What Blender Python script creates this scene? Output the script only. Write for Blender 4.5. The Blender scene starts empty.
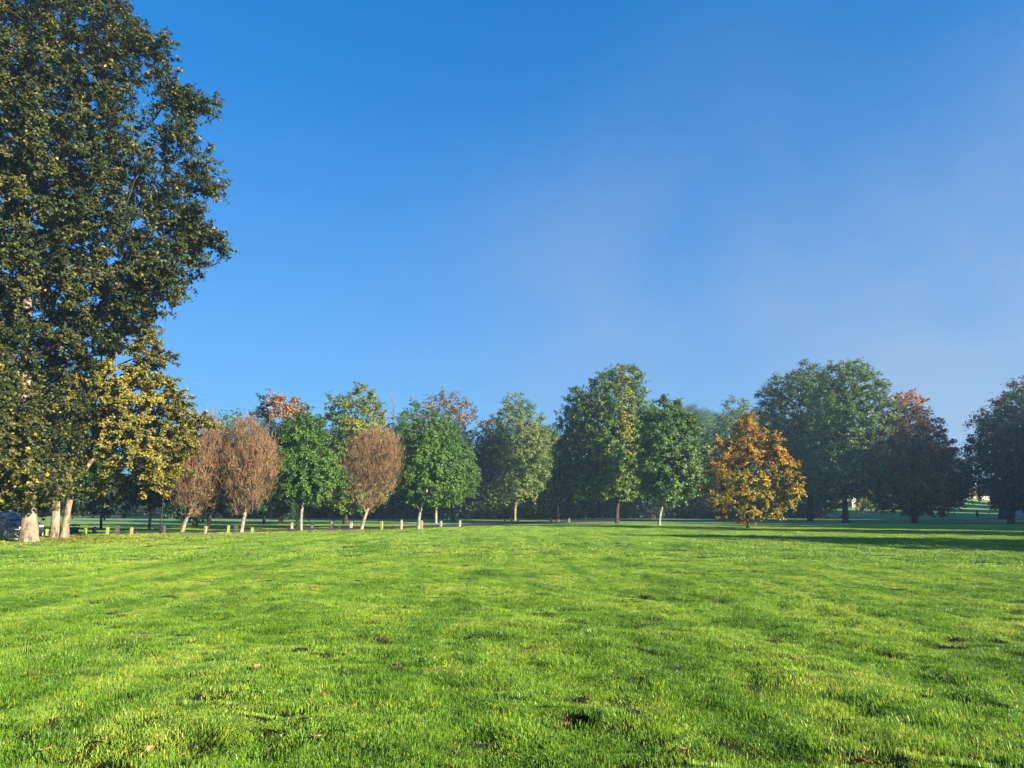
import bpy, math, random
import numpy as np
from mathutils import Vector
C = bpy.context.scene.collection
R = math.radians
rng = np.random.default_rng(7)
random.seed(7)

# ------------------------------------------------------------------ camera maths
F = 710.0; PITCH = R(10.06); CAMH = 1.62
def ray(x, y):
    u = (x-512)/F; v = (384-y)/F
    return np.array([u, math.cos(PITCH)-v*math.sin(PITCH), math.sin(PITCH)+v*math.cos(PITCH)])
def at(x, y, D):                       # point seen at photo position (x, y) standing D metres off
    d = ray(x, y); return np.array([0, 0, CAMH]) + d*(D/d[1])
def gdist(y):                          # distance of flat ground seen at row y
    d = ray(512, y); return -CAMH/d[2]*d[1]
def gp(x, y):
    D = gdist(y); p = at(x, y, D); return p[0], D

# ------------------------------------------------------------------ noise / terrain
def _h(ix, iy, s):
    n = (ix.astype(np.int64)*374761393 + iy.astype(np.int64)*668265263 + s*1274126177) & 0xffffffff
    n = ((n ^ (n >> 13))*1274126177) & 0xffffffff
    return ((n ^ (n >> 16)) & 0xffff)/65535.0
def vnoise(x, y, s=0):
    x = np.asarray(x, float); y = np.asarray(y, float)
    ix = np.floor(x); iy = np.floor(y); fx = x-ix; fy = y-iy
    fx = fx*fx*(3-2*fx); fy = fy*fy*(3-2*fy)
    a = _h(ix, iy, s); b = _h(ix+1, iy, s); c = _h(ix, iy+1, s); d = _h(ix+1, iy+1, s)
    return (a*(1-fx)+b*fx)*(1-fy)+(c*(1-fx)+d*fx)*fy
def fbm(x, y, s=0, o=3):
    r = 0; a = .5; t = 0
    for k in range(o):
        r = r+a*vnoise(x*2**k, y*2**k, s+k*17); t += a; a *= .5
    return r/t
HOLES = []
for (hx, hy, r, dp) in [(574,722,.15,.10),(562,704,.09,.06),(505,720,.07,.05),(415,712,.07,.06),(478,738,.09,.05),(66,734,.13,.06),(128,706,.12,.07),
                        (194,755,.15,.06),(74,725,.08,.05),(195,705,.08,.05),(655,748,.08,.06),(112,744,.07,.05),(390,700,.06,.04),(290,690,.1,.05),
                        (8,662,.13,.05),(30,684,.1,.05),(216,690,.1,.05),(270,716,.07,.04),(258,744,.08,.05),(845,764,.1,.05),(942,763,.1,.07),(945,692,.13,.06),
                        (978,708,.12,.06),(990,711,.08,.05),(862,716,.13,.05),(750,718,.12,.05),(700,762,.08,.06),(600,700,.09,.04),(455,640,.12,.05),(380,660,.12,.05),
                        (345,655,.1,.05),(560,640,.1,.05),(535,650,.1,.04),(595,645,.12,.05),(858,612,.14,.06),(875,617,.14,.05),(738,571,.2,.07),(688,630,.14,.05),
                        (915,606,.18,.05),(640,590,.18,.05),(100,603,.25,.05),(110,602,.2,.05),(320,617,.12,.04),(195,663,.1,.05),(950,640,.18,.05),(880,655,.16,.05),(985,640,.18,.05),
                        (820,650,.14,.05),(775,640,.15,.04),(700,600,.18,.05),(820,598,.2,.05),(560,585,.2,.05),(250,582,.25,.04),(500,610,.12,.05),(990,575,.3,.06),(905,560,.35,.06)]:
    X, D = gp(hx, hy); HOLES.append((X, D, r, dp))
def hills(x, y):
    x = np.asarray(x, float); y = np.asarray(y, float)
    h = 27*np.exp(-(((x-78)/70)**2+((y-300)/70)**2))
    h = h + 9*np.exp(-(((x+40)/160)**2+((y-430)/120)**2))
    h = h + 1.5*np.clip((y-135)/120, 0, 3)*np.clip((x-60)/60, 0, 1)
    return h
ROAD = np.array([(-70, 44), (-45, 46.5), (-30, 49.5), (-22, 54.5), (-12, 65), (-5, 78), (2, 95), (12, 105), (26, 113), (50, 115), (80, 113), (120, 120)], float)
def road_dist(x, y):
    x = np.asarray(x, float); y = np.asarray(y, float); m = np.full(np.broadcast(x, y).shape, 1e9)
    for p, q in zip(ROAD[:-1], ROAD[1:]):
        d = q-p; t = np.clip(((x-p[0])*d[0]+(y-p[1])*d[1])/(d@d), 0, 1)
        m = np.minimum(m, np.hypot(x-p[0]-t*d[0], y-p[1]-t*d[1]))
    return m
def road_clear(x, y): return np.clip((road_dist(x, y)-2.4)/1.2, 0, 1)
def ground_h(x, y, fine=True):
    x = np.asarray(x, float); y = np.asarray(y, float)
    d = np.hypot(x, y)
    h = hills(x, y) + .10*(fbm(x/9, y/9, 3)-.5)
    if fine:
        a = np.clip(1.15-d/90, 0, 1)*road_clear(x, y)
        # low ridges left by mowing and wheels, running away to the right
        xr = x*.958+y*.287; yr = -x*.287+y*.958
        h = h + a*(.11*(fbm(xr/.85, yr/3.2, 5)-.5) + .10*(fbm(x/.5, y/.5, 9)-.5) + .045*(vnoise(x/.2, y/.2, 12)-.5))
        for (hx, hy, r, dp) in HOLES:
            q = ((x-hx)**2+(y-hy)**2)/(r*r)
            h = h - dp*np.exp(-q)*1.8 + .25*dp*np.exp(-((np.sqrt(q)-1.7)/.6)**2)
    return h

# ------------------------------------------------------------------ object helpers
def tag(o, label=None, cat=None, group=None, kind=None):
    if label: o['label'] = label
    if cat: o['category'] = cat
    if group: o['group'] = group
    if kind: o['kind'] = kind
    return o
def empty(name, loc):
    o = bpy.data.objects.new(name, None); C.objects.link(o); o.location = loc; o.empty_display_size = .2
    return o
def npmesh(name, V, polys, mats, col=None, smooth=False, midx=None):
    """V (n,3); polys list of int arrays (m,k)"""
    me = bpy.data.meshes.new(name)
    V = np.asarray(V, np.float32)
    me.vertices.add(len(V)); me.vertices.foreach_set('co', V.ravel())
    idx = np.concatenate([p.ravel() for p in polys]).astype(np.int32)
    tot = np.concatenate([np.full(len(p), p.shape[1], np.int32) for p in polys])
    st = np.concatenate([[0], np.cumsum(tot)[:-1]]).astype(np.int32)
    me.loops.add(len(idx)); me.loops.foreach_set('vertex_index', idx)
    me.polygons.add(len(tot)); me.polygons.foreach_set('loop_start', st); me.polygons.foreach_set('loop_total', tot)
    me.polygons.foreach_set('use_smooth', np.full(len(tot), smooth))
    for m in mats: me.materials.append(m)
    if midx is not None: me.polygons.foreach_set('material_index', np.asarray(midx, np.int32))
    if col is not None:
        a = me.color_attributes.new('Col', 'FLOAT_COLOR', 'POINT')
        c = np.ones((len(V), 4), np.float32); c[:, :3] = col
        a.data.foreach_set('color', c.ravel())
    me.update(calc_edges=True)
    return me
def add(name, me, parent=None):
    o = bpy.data.objects.new(name, me); C.objects.link(o); o.parent = parent
    return o
class MB:                               # boxes / tubes collected into one mesh
    def __init__(s): s.v = []; s.f = []; s.n = 0
    def put(s, v, f): s.v.append(np.asarray(v, float)); s.f += [tuple(i+s.n for i in q) for q in f]; s.n += len(v)
    def box(s, x0, x1, y0, y1, z0, z1, taper=0):
        t = taper
        v = [(x0,y0,z0),(x1,y0,z0),(x1,y1,z0),(x0,y1,z0),(x0+t,y0+t,z1),(x1-t,y0+t,z1),(x1-t,y1-t,z1),(x0+t,y1-t,z1)]
        s.put(v, [(0,3,2,1),(4,5,6,7),(0,1,5,4),(1,2,6,5),(2,3,7,6),(3,0,4,7)])
    def tube(s, pts, rad, n=8, cap=True):
        pts = [np.asarray(p, float) for p in pts]; v = []; f = []
        up = np.array([0.03, 1, .02])
        for i, p in enumerate(pts):
            d = pts[min(i+1, len(pts)-1)]-pts[max(i-1, 0)]; d /= np.linalg.norm(d)+1e-9
            a = np.cross(d, up) if abs(d[1]) < .95 else np.cross(d, (1, 0, 0)); a /= np.linalg.norm(a); b = np.cross(d, a)
            for k in range(n):
                t = 2*math.pi*k/n; v.append(p+rad[i]*(math.cos(t)*a+math.sin(t)*b))
        for i in range(len(pts)-1):
            for k in range(n): f.append((i*n+k, i*n+(k+1)%n, (i+1)*n+(k+1)%n, (i+1)*n+k))
        if cap: f.append(tuple(range(n-1, -1, -1))); f.append(tuple((len(pts)-1)*n+k for k in range(n)))
        s.put(v, f)
    def lathe(s, prof, n=16, c=(0,0,0)):
        v = []; f = []
        for (r, z) in prof:
            for k in range(n): t = 2*math.pi*k/n; v.append((c[0]+r*math.cos(t), c[1]+r*math.sin(t), c[2]+z))
        for i in range(len(prof)-1):
            for k in range(n): f.append((i*n+k, i*n+(k+1)%n, (i+1)*n+(k+1)%n, (i+1)*n+k))
        f.append(tuple(range(n-1, -1, -1))); f.append(tuple((len(prof)-1)*n+k for k in range(n)))
        s.put(v, f)
    def build(s, name, mat, parent=None, smooth=False, bevel=0):
        me = bpy.data.meshes.new(name); me.from_pydata([tuple(p) for p in np.concatenate(s.v)], [], s.f); me.materials.append(mat)
        if smooth:
            me.polygons.foreach_set('use_smooth', [True]*len(me.polygons))
        o = add(name, me, parent)
        if bevel:
            m = o.modifiers.new('b', 'BEVEL'); m.width = bevel; m.segments = 2
        return o
def copy_tree(o, parent=None):
    c = o.copy(); C.objects.link(c); c.parent = parent
    for ch in [q for q in KIDS.get(o.name, [])]: copy_tree(ch, c)
    return c
KIDS = {}

# ------------------------------------------------------------------ materials
def mat(name):
    m = bpy.data.materials.new(name); m.use_nodes = True; nt = m.node_tree; nt.nodes.clear()
    return m, nt, nt.nodes, nt.links
def N(nt, t, **k):
    n = nt.nodes.new(t)
    for a, b in k.items():
        if a.startswith('i_'): n.inputs[a[2:].replace('_', ' ')].default_value = b
        else: setattr(n, a, b)
    return n
def ramp(nt, stops):
    r = nt.nodes.new('ShaderNodeValToRGB'); e = r.color_ramp.elements
    while len(e) > 1: e.remove(e[-1])
    e[0].position = stops[0][0]; e[0].color = (*stops[0][1], 1)
    for p, c in stops[1:]:
        q = e.new(p); q.color = (*c, 1)
    return r
def simple(name, col, rough=.7, metal=0, noise=.25, scale=8, bump=0, spec=.3):
    m, nt, ns, ln = mat(name)
    g = N(nt, 'ShaderNodeNewGeometry'); n = N(nt, 'ShaderNodeTexNoise'); n.inputs['Scale'].default_value = scale; n.inputs['Detail'].default_value = 5
    ln.new(g.outputs['Position'], n.inputs['Vector'])
    r = ramp(nt, [(.3, tuple(c*(1-noise) for c in col)), (.7, tuple(min(1, c*(1+noise)) for c in col))])
    ln.new(n.outputs['Fac'], r.inputs['Fac'])
    b = N(nt, 'ShaderNodeBsdfPrincipled'); b.inputs['Roughness'].default_value = rough; b.inputs['Metallic'].default_value = metal
    b.inputs['Specular IOR Level'].default_value = spec
    ln.new(r.outputs['Color'], b.inputs['Base Color'])
    if bump:
        bp = N(nt, 'ShaderNodeBump'); bp.inputs['Strength'].default_value = bump; bp.inputs['Distance'].default_value = .03
        ln.new(n.outputs['Fac'], bp.inputs['Height']); ln.new(bp.outputs['Normal'], b.inputs['Normal'])
    o = N(nt, 'ShaderNodeOutputMaterial'); ln.new(b.outputs[0], o.inputs['Surface'])
    return m
def leafmat(name, trans=.24, rough=.45, spec=.2, tint=(1, 1, 1)):
    m, nt, ns, ln = mat(name)
    a = N(nt, 'ShaderNodeVertexColor', layer_name='Col')
    mx = N(nt, 'ShaderNodeMix', data_type='RGBA', blend_type='MULTIPLY'); mx.inputs[0].default_value = 1; mx.inputs[7].default_value = (*tint, 1)
    ln.new(a.outputs['Color'], mx.inputs[6])
    b = N(nt, 'ShaderNodeBsdfPrincipled'); b.inputs['Roughness'].default_value = rough; b.inputs['Specular IOR Level'].default_value = spec
    ln.new(mx.outputs[2], b.inputs['Base Color'])
    hs = N(nt, 'ShaderNodeHueSaturation'); hs.inputs['Value'].default_value = 1.25; hs.inputs['Saturation'].default_value = 1.1
    ln.new(mx.outputs[2], hs.inputs['Color'])
    t = N(nt, 'ShaderNodeBsdfTranslucent'); ln.new(hs.outputs[0], t.inputs['Color'])
    s = N(nt, 'ShaderNodeMixShader'); s.inputs[0].default_value = trans
    ln.new(b.outputs[0], s.inputs[1]); ln.new(t.outputs[0], s.inputs[2])
    o = N(nt, 'ShaderNodeOutputMaterial'); ln.new(s.outputs[0], o.inputs['Surface'])
    return m
def bark(name, c1, c2, c3, scale=3):
    m, nt, ns, ln = mat(name)
    g = N(nt, 'ShaderNodeNewGeometry')
    mp = N(nt, 'ShaderNodeMapping'); mp.inputs['Scale'].default_value = (1, 1, .35); ln.new(g.outputs['Position'], mp.inputs['Vector'])
    n = N(nt, 'ShaderNodeTexNoise'); n.inputs['Scale'].default_value = scale*3; n.inputs['Detail'].default_value = 8; n.inputs['Roughness'].default_value = .7
    ln.new(mp.outputs[0], n.inputs['Vector'])
    r = ramp(nt, [(.40, c1), (.48, c2), (.6, c3)]); ln.new(n.outputs['Fac'], r.inputs['Fac'])
    b = N(nt, 'ShaderNodeBsdfPrincipled'); b.inputs['Roughness'].default_value = .9; b.inputs['Specular IOR Level'].default_value = .15
    ln.new(r.outputs['Color'], b.inputs['Base Color'])
    bp = N(nt, 'ShaderNodeBump'); bp.inputs['Strength'].default_value = .8; bp.inputs['Distance'].default_value = .05
    ln.new(n.outputs['Fac'], bp.inputs['Height']); ln.new(bp.outputs['Normal'], b.inputs['Normal'])
    o = N(nt, 'ShaderNodeOutputMaterial'); ln.new(b.outputs[0], o.inputs['Surface'])
    return m
LEAF = leafmat('leaves')
TWIG = leafmat('twigs', trans=.0, rough=.9, spec=.1)
BARK_PALE = bark('bark_pale', (.07, .055, .035), (.20, .155, .095), (.34, .27, .17), 1.3)
BARK_PINK = bark('bark_pinkish', (.10, .09, .05), (.27, .21, .15), (.38, .31, .23), 3)
BARK_WHITE = bark('bark_light', (.12, .12, .075), (.26, .245, .175), (.36, .34, .26), 3)
BARK_DARK = bark('bark_dark', (.02, .017, .013), (.05, .04, .03), (.09, .075, .055), 3)

# ------------------------------------------------------------------ trees
def unit(v): return v/(np.linalg.norm(v, axis=-1, keepdims=True)+1e-9)
def leaf_quads(P, size, outward, upb=.5, aspect=.8):
    """rhombus shaped leaves at P (n,3)"""
    n = len(P)
    nr = unit(rng.normal(size=(n, 3))*.62 + np.array([0, 0, upb]) + outward*.8)
    t = unit(np.cross(nr, rng.normal(size=(n, 3)))); b = np.cross(nr, t)
    s = (size*rng.uniform(.6, 1.35, n))[:, None]
    V = np.empty((n, 4, 3))
    V[:, 0] = P-t*s*.5; V[:, 2] = P+t*s*.5
    V[:, 1] = P+b*s*.5*aspect+nr*s*.12-t*s*.08; V[:, 3] = P-b*s*.5*aspect+nr*s*.12-t*s*.08
    return V.reshape(-1, 3)
def darts(cand, dmin, maxn):
    cell = {}; out = []
    k = np.floor(cand/dmin).astype(int); d2 = dmin*dmin
    for i in range(len(cand)):
        a, b, c = k[i]; p = cand[i]; ok = True
        for da in (-1, 0, 1):
            for db in (-1, 0, 1):
                for dc in (-1, 0, 1):
                    for q in cell.get((a+da, b+db, c+dc), ()):
                        if (q[0]-p[0])**2+(q[1]-p[1])**2+(q[2]-p[2])**2 < d2: ok = False; break
                    if not ok: break
                if not ok: break
            if not ok: break
        if ok:
            cell.setdefault((a, b, c), []).append(p); out.append(p)
            if len(out) >= maxn: break
    return np.array(out)
def noise3(P, s, seed):
    return (vnoise(P[:, 0]/s+seed, P[:, 2]/s, seed)+vnoise(P[:, 1]/s+seed*2, P[:, 2]/s+7, seed+1)+vnoise(P[:, 0]/s, P[:, 1]/s+3, seed+2))/3
def skeleton(trunk, tr, clumps, axis_x, seed=0, minr=.012, expo=2.2, spread=.35):
    """trunk: list of points; clumps: branch ends. Returns edges (p0,p1,r0,r1)"""
    nodes = [np.asarray(p, float) for p in trunk]; par = [i-1 for i in range(len(nodes))]
    plen = [0.0]
    for i in range(1, len(nodes)): plen.append(plen[-1]+np.linalg.norm(nodes[i]-nodes[i-1]))
    T = np.array(nodes)
    order = np.argsort([np.min(np.linalg.norm(T-c, axis=1)) for c in clumps])
    first = max(1, int(len(trunk)*.3))
    for ci in order:
        c = clumps[ci]; A = np.array(nodes); L = np.array(plen)
        d = np.linalg.norm(A-c, axis=1)
        cost = d+.3*L + np.where(A[:, 2] > c[2]+.3*d, 1.5*(A[:, 2]-c[2]), 0)
        cost[:first] += 1e3
        j = int(np.argmin(cost)); p = nodes[j]; q = j
        dist = d[j]; nseg = max(1, min(4, int(dist/1.1)))
        side = rng.normal(size=3)*dist*.05; side[2] += dist*.07
        for k in range(1, nseg+1):
            t = k/nseg; pt = p*(1-t)+c*t+side*math.sin(math.pi*t)
            nodes.append(pt); par.append(q); plen.append(plen[q]+dist/nseg); q = len(nodes)-1
    n = len(nodes); w = np.zeros(n); ch = [0]*n
    for i in range(n-1, 0, -1):
        if ch[i] == 0: w[i] = 1
        w[par[i]] += w[i]; ch[par[i]] += 1
    w = np.maximum(w, 1)
    nt = len(trunk)
    rr = tr[first]*.75*(w/w[first])**(1/expo)
    rr = np.maximum(rr, minr)
    for i in range(nt): rr[i] = tr[i]
    return nodes, par, rr
def edge_tubes(edges, n):
    """edges (p0,p1,r0,r1) arrays"""
    P0 = np.array([e[0] for e in edges]); P1 = np.array([e[1] for e in edges]); r0 = np.array([e[2] for e in edges]); r1 = np.array([e[3] for e in edges])
    d = unit(P1-P0); up = np.where(np.abs(d[:, 2:3]) > .9, np.array([[1., 0, 0]]), np.array([[0, 0, 1.]]))
    a = unit(np.cross(d, up)); b = np.cross(d, a); m = len(edges)
    t = np.arange(n)*2*math.pi/n
    ring = a[:, None]*np.cos(t)[None, :, None]+b[:, None]*np.sin(t)[None, :, None]
    V = np.concatenate([P0[:, None]+ring*r0[:, None, None], P1[:, None]+ring*r1[:, None, None]], 1)
    base = (np.arange(m)*2*n)[:, None]
    k = np.arange(n)
    f = np.stack([k, (k+1) % n, n+(k+1) % n, n+k], 1)
    return V.reshape(-1, 3), (base[:, :, None]+f[None]).reshape(-1, 4)
def ring_trunk(pts, rad, n=14, flare=1.5, seed=0):
    """smooth tapered trunk with root flare"""
    pts = np.array(pts, float); rad = np.array(rad, float)
    L = np.concatenate([[0], np.cumsum(np.linalg.norm(np.diff(pts, axis=0), axis=1))])
    s = np.linspace(0, L[-1], max(10, int(L[-1]/.35)))
    P = np.stack([np.interp(s, L, pts[:, i]) for i in range(3)], 1); r = np.interp(s, L, rad)
    P[1:-1] = (P[:-2]+P[1:-1]*2+P[2:])/4
    t = np.arange(n)*2*math.pi/n
    ph = rng.uniform(0, 6.28)
    V = []
    for i in range(len(s)):
        fl = 1+(flare-1)*math.exp(-s[i]/(rad[0]*1.3))*(1+.35*np.cos(5*t+ph))
        w = 1+.07*np.sin(3*t+s[i]*.8+ph)+.05*np.sin(5*t-s[i]*1.7)+.03*rng.normal(size=n)
        rr = r[i]*fl*w
        V.append(np.stack([P[i, 0]+rr*np.cos(t), P[i, 1]+rr*np.sin(t), np.full(n, P[i, 2]-(.15 if i == 0 else 0))], 1))
    V = np.concatenate(V); k = np.arange(n)
    f = np.concatenate([np.stack([i*n+k, i*n+(k+1) % n, (i+1)*n+(k+1) % n, (i+1)*n+k], 1) for i in range(len(s)-1)])
    return V, f

PAL = {
 'green':   [(.058, .122, .016), (.092, .168, .02), (.15, .22, .03)],
 'bright':  [(.055, .13, .025), (.085, .18, .035), (.13, .22, .04)],
 'dark':    [(.022, .05, .018), (.035, .07, .022), (.05, .085, .03)],
 'pale':    [(.12, .19, .055), (.16, .23, .065), (.21, .26, .075)],
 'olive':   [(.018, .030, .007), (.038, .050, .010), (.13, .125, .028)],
 'yellow':  [(.17, .20, .025), (.26, .26, .03), (.34, .29, .035)],
 'goldgreen': [(.12, .13, .02), (.24, .205, .03), (.38, .29, .045)],
 'gold':    [(.42, .30, .03), (.58, .43, .05), (.54, .34, .05)],
 'orange':  [(.50, .20, .03), (.6, .27, .05), (.42, .17, .03)],
 'tan':     [(.32, .20, .09), (.40, .25, .12), (.26, .17, .07)],
 'rust':    [(.22, .09, .04), (.30, .12, .05), (.16, .08, .04)],
 'copper':  [(.15, .07, .028), (.20, .10, .035), (.11, .075, .025)],
 'blue':    [(.03, .06, .035), (.045, .075, .04), (.05, .08, .04)],
}
def crown_from_outline(outline, D, X0, Z0):
    """photo outline -> heights, centre offset, half width in metres about the base"""
    z = []; cx = []; rx = []
    for (y, xl, xr) in sorted(outline, key=lambda q: -q[0]):
        a = at(xl, y, D); b = at(xr, y, D)
        z.append((a[2]+b[2])/2-Z0); cx.append((a[0]+b[0])/2-X0); rx.append((b[0]-a[0])/2)
    return np.array(z), np.array(cx), np.array(rx)
def make_tree(name, label, base, outline, trunk_px, pal, leaf=.16, nleaf=20000, dmin=1.0, D=None, tr_px=3, barkm=None, group=None,
              cat='tree', depth=.9, mixfn=None, trunks=None, spray=.85, sep=False, droop=.1, category_parts=True, twiggy=0, rough=.16, shell=.42, flare=1.5, ncl=900, seed=None, holes=.34, extra=None):
    global rng
    rng = np.random.default_rng(seed if seed is not None else (sum(map(ord, label))*7 + int(base[0]*13)) % 100000)
    if D is None: D = gdist(base[1])
    X0 = at(base[0], base[1], D)[0]; Z0 = float(ground_h(X0, D, False))
    z, cx, rx = crown_from_outline(outline, D, X0, Z0)
    ztop = z[-1]; zbot = z[0]; pxm = D/F
    H = ztop
    # trunk(s): list of photo polylines
    tl = trunks or [(trunk_px, tr_px)]
    edges = []; VV = []; FF = []; n0 = 0
    tpls = []
    for k, (tp, w) in enumerate(tl):
        pts = [at(x, y, D)-np.array([X0, D, Z0]) for (x, y) in tp]
        for i, p in enumerate(pts): p[1] = .35*k*math.sin(2+k) if k else 0
        pts[0][2] = min(pts[0][2], 0) if k == 0 else 0
        r0 = w*pxm/2
        # leader into the crown
        zf = pts[-1][2]; topz = zbot+(ztop-zbot)*(.86 if k == 0 else .7)
        m = 5
        for i in range(1, m+1):
            zz = zf+(topz-zf)*i/m; tt = i/m
            cxx = np.interp(zz, z, cx); px_ = pts[len(tp)-1][0]
            pts.append(np.array([px_*(1-tt)+cxx*tt+rng.normal()*.12*(i < m)+(k*.12*H*tt*.5 if k else 0), rng.normal()*.12+(k*.1*H*tt), zz]))
        hh = np.array([p[2] for p in pts]); rad = r0*np.clip(1-(hh/ max(topz, .1))*.93, .03, 1)
        rad = np.where(hh <= zf+.01, r0*(1-.2*hh/max(zf, .1)), r0*.78*np.clip(1-(hh-zf)/(topz-zf+.01), .04, 1)**.8)
        tpls.append((pts, rad))
        v, f = ring_trunk(pts, rad, n=14 if w*1. > 5 else 9, flare=flare)
        VV.append(v); FF.append(f+n0); n0 += len(v)
    # clump centres
    nc = ncl*14
    zc = rng.uniform(zbot, ztop, nc*2); wz = np.interp(zc, z, rx); keep = rng.uniform(0, wz.max(), nc*2) < wz; zc = zc[keep][:nc]
    rz = np.interp(zc, z, rx); cz = np.interp(zc, z, cx)
    ph = rng.uniform(0, 2*math.pi, len(zc)); rho = rng.uniform(0, 1, len(zc))**shell
    # uneven outline
    lob = 1+rough*2*(vnoise(ph*1.9+11, zc/(H*.11), int(base[0]))-.55) + rough*.8*(vnoise(ph*5, zc/(H*.04), int(base[0])+9)-.5)
    rr = rho*np.maximum(rz*lob-dmin*.45*spray, .05)
    cand = np.stack([cz+rr*np.cos(ph), rr*depth*np.sin(ph), zc+rng.normal(size=len(zc))*.1], 1)
    cl = darts(cand, dmin, ncl)
    # prune for holes
    hole = noise3(cl, dmin*2.4, int(base[0]) % 50+3)
    cl = cl[hole > holes]
    if extra:
        ex = []
        for (x_, y_, n_, sp_, dy_) in extra:      # boughs that stand out from the rest
            for _ in range(n_):
                q = at(x_, y_, D)-np.array([X0, D, Z0]); q = q+rng.normal(size=3)*sp_*np.array([1, 1, .7]); q[1] += dy_; ex.append(q)
        cl = np.concatenate([cl, np.array(ex)])
    tall = np.concatenate([np.array(t[0]) for t in tpls])
    pts, rad = tpls[0]
    # branches
    sub = cl if len(cl) < 520 else cl[rng.choice(len(cl), 520, replace=False)]
    if len(tpls) > 1:
        t2 = tpls[1][0]; near2 = np.array([np.linalg.norm(np.array(t2)-c, axis=1).min() < np.linalg.norm(np.array(pts)-c, axis=1).min() for c in sub])
        sets = [(tpls[0], sub[~near2]), (tpls[1], sub[near2])]
    else: sets = [(tpls[0], sub)]
    for (tp_, cs) in sets:
        if len(cs) < 3: continue
        nodes, par, rr = skeleton(tp_[0], tp_[1], cs, 0)
        for i in range(len(tp_[0]), len(nodes)):
            j = par[i]; ra = min(rr[j], rr[i]*1.35); edges.append((nodes[j], nodes[i], ra, rr[i]))
    ev, ef = edge_tubes(edges, 5)
    root = empty(name, (X0, D, Z0)); tag(root, label, cat, group)
    bm_ = barkm or BARK_DARK
    kids = []
    if sep:
        kids.append(add('trunk', npmesh('trunk', np.concatenate(VV), [np.concatenate(FF)], [bm_], smooth=True), root))
        kids.append(add('branches', npmesh('branches', ev, [ef], [BARK_DARK], smooth=True), root))
    else:
        kids.append(add('trunk', npmesh('trunk', np.concatenate(VV+[ev]), [np.concatenate(FF+[ef+n0])], [bm_], smooth=True), root))
    # leaves on twigs round each clump
    ntw = 9
    per = max(1, int(round(nleaf/(len(cl)*ntw))))
    axis = np.stack([np.interp(cl[:, 2], z, cx), np.zeros(len(cl)), np.minimum(cl[:, 2], zbot+(ztop-zbot)*.5)], 1)
    outw = unit(cl-axis)
    c3 = np.repeat(cl, ntw, 0); o3 = np.repeat(outw, ntw, 0)
    td = unit(o3*.55+rng.normal(size=c3.shape)*.75+np.array([0, 0, .12-droop]))
    tl_ = (dmin*spray*rng.uniform(.45, 1.15, len(c3)))[:, None]
    base_c = c3+rng.normal(size=c3.shape)*dmin*.14
    n = len(c3)*per
    ctw = np.repeat(base_c, per, 0); dtw = np.repeat(td, per, 0); ltw = np.repeat(tl_, per, 0)
    t = rng.uniform(.05, 1, (n, 1))**.8
    P = ctw+dtw*ltw*t+rng.normal(size=(n, 3))*leaf*.55*np.array([1, 1, .7]) - np.array([0, 0, 1])*droop*ltw*t*t
    lo = np.repeat(np.repeat(outw, ntw, 0), per, 0)
    ok = P[:, 2] > .3; P = P[ok]; lo = lo[ok]
    V = leaf_quads(P, leaf, lo)
    # colour of the leaves
    n = len(P); cid = np.repeat(np.repeat(np.arange(len(cl)), ntw), per)[ok]
    def pick(pl, u):
        pa = np.array(PAL[pl]); m = len(pa)-1; q = np.clip(u, 0, .9999)*m; i = q.astype(int); f = (q-i)[:, None]
        return pa[i]*(1-f)+pa[np.minimum(i+1, m)]*f
    cr = rng.uniform(0, 1, len(cl))
    u = np.clip(.5+.55*(cr[cid]-.5)+rng.normal(size=n)*.28, 0, 1)
    col = pick(pal, u)
    hn = np.clip((P[:, 2]-zbot)/(ztop-zbot), 0, 1)
    if mixfn is not None:
        for (pl2, fn) in mixfn:
            w = fn(P[:, 0]/max(rx.max(), .1), hn, noise3(P, H*.09, 5)+rng.normal(size=n)*.10)
            msk = rng.uniform(0, 1, n) < w
            col[msk] = pick(pl2, u)[msk]
    col = col*rng.uniform(.75, 1.25, (n, 1))
    quads = np.arange(n*4).reshape(-1, 4)
    col4 = np.repeat(col, 4, 0)
    mats = [LEAF]; polys = [quads]; Vall = [V]; mi = np.zeros(len(quads), int)
    if twiggy:      # bare fine twigs as narrow tapering ribbons sweeping up
        m = twiggy
        ci = rng.integers(0, len(cl), m); p0 = cl[ci]+rng.normal(size=(m, 3))*dmin*.4
        fork = np.array([np.interp(zbot, z, cx), 0, zbot-.35*(ztop-zbot)])
        d0 = unit(unit(p0-fork)+rng.normal(size=(m, 3))*.42+np.array([0, 0, .3]))
        Lg = (dmin*rng.uniform(.5, 1.25, m))[:, None]
        p1 = p0+d0*Lg*.5; p2 = p1+unit(d0+rng.normal(size=(m, 3))*.18+np.array([0, 0, .25]))*Lg*.5
        s = unit(np.cross(d0, rng.normal(size=(m, 3)))); w0 = .0095; 
        TV = np.stack([p0-s*w0, p0+s*w0, p1-s*w0*.8, p1+s*w0*.8, p2-s*w0*.3, p2+s*w0*.3], 1).reshape(-1, 3)
        b = (np.arange(m)*6)[:, None]+len(V)
        q = np.concatenate([b+np.array([[0, 1, 3, 2]]), b+np.array([[2, 3, 5, 4]])])
        Vall.append(TV); polys.append(q); mats.append(TWIG); mi = np.concatenate([mi, np.ones(len(q), int)])
        tc = np.array([.215, .135, .07])*rng.uniform(.6, 1.5, (m, 1)); tc = np.repeat(tc, 6, 0); col4 = np.concatenate([col4, tc])
    kids.append(add('crown', npmesh('crown', np.concatenate(Vall), polys, mats, col=col4, midx=mi), root))
    KIDS[root.name] = kids
    return root

exec_trees = True
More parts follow.
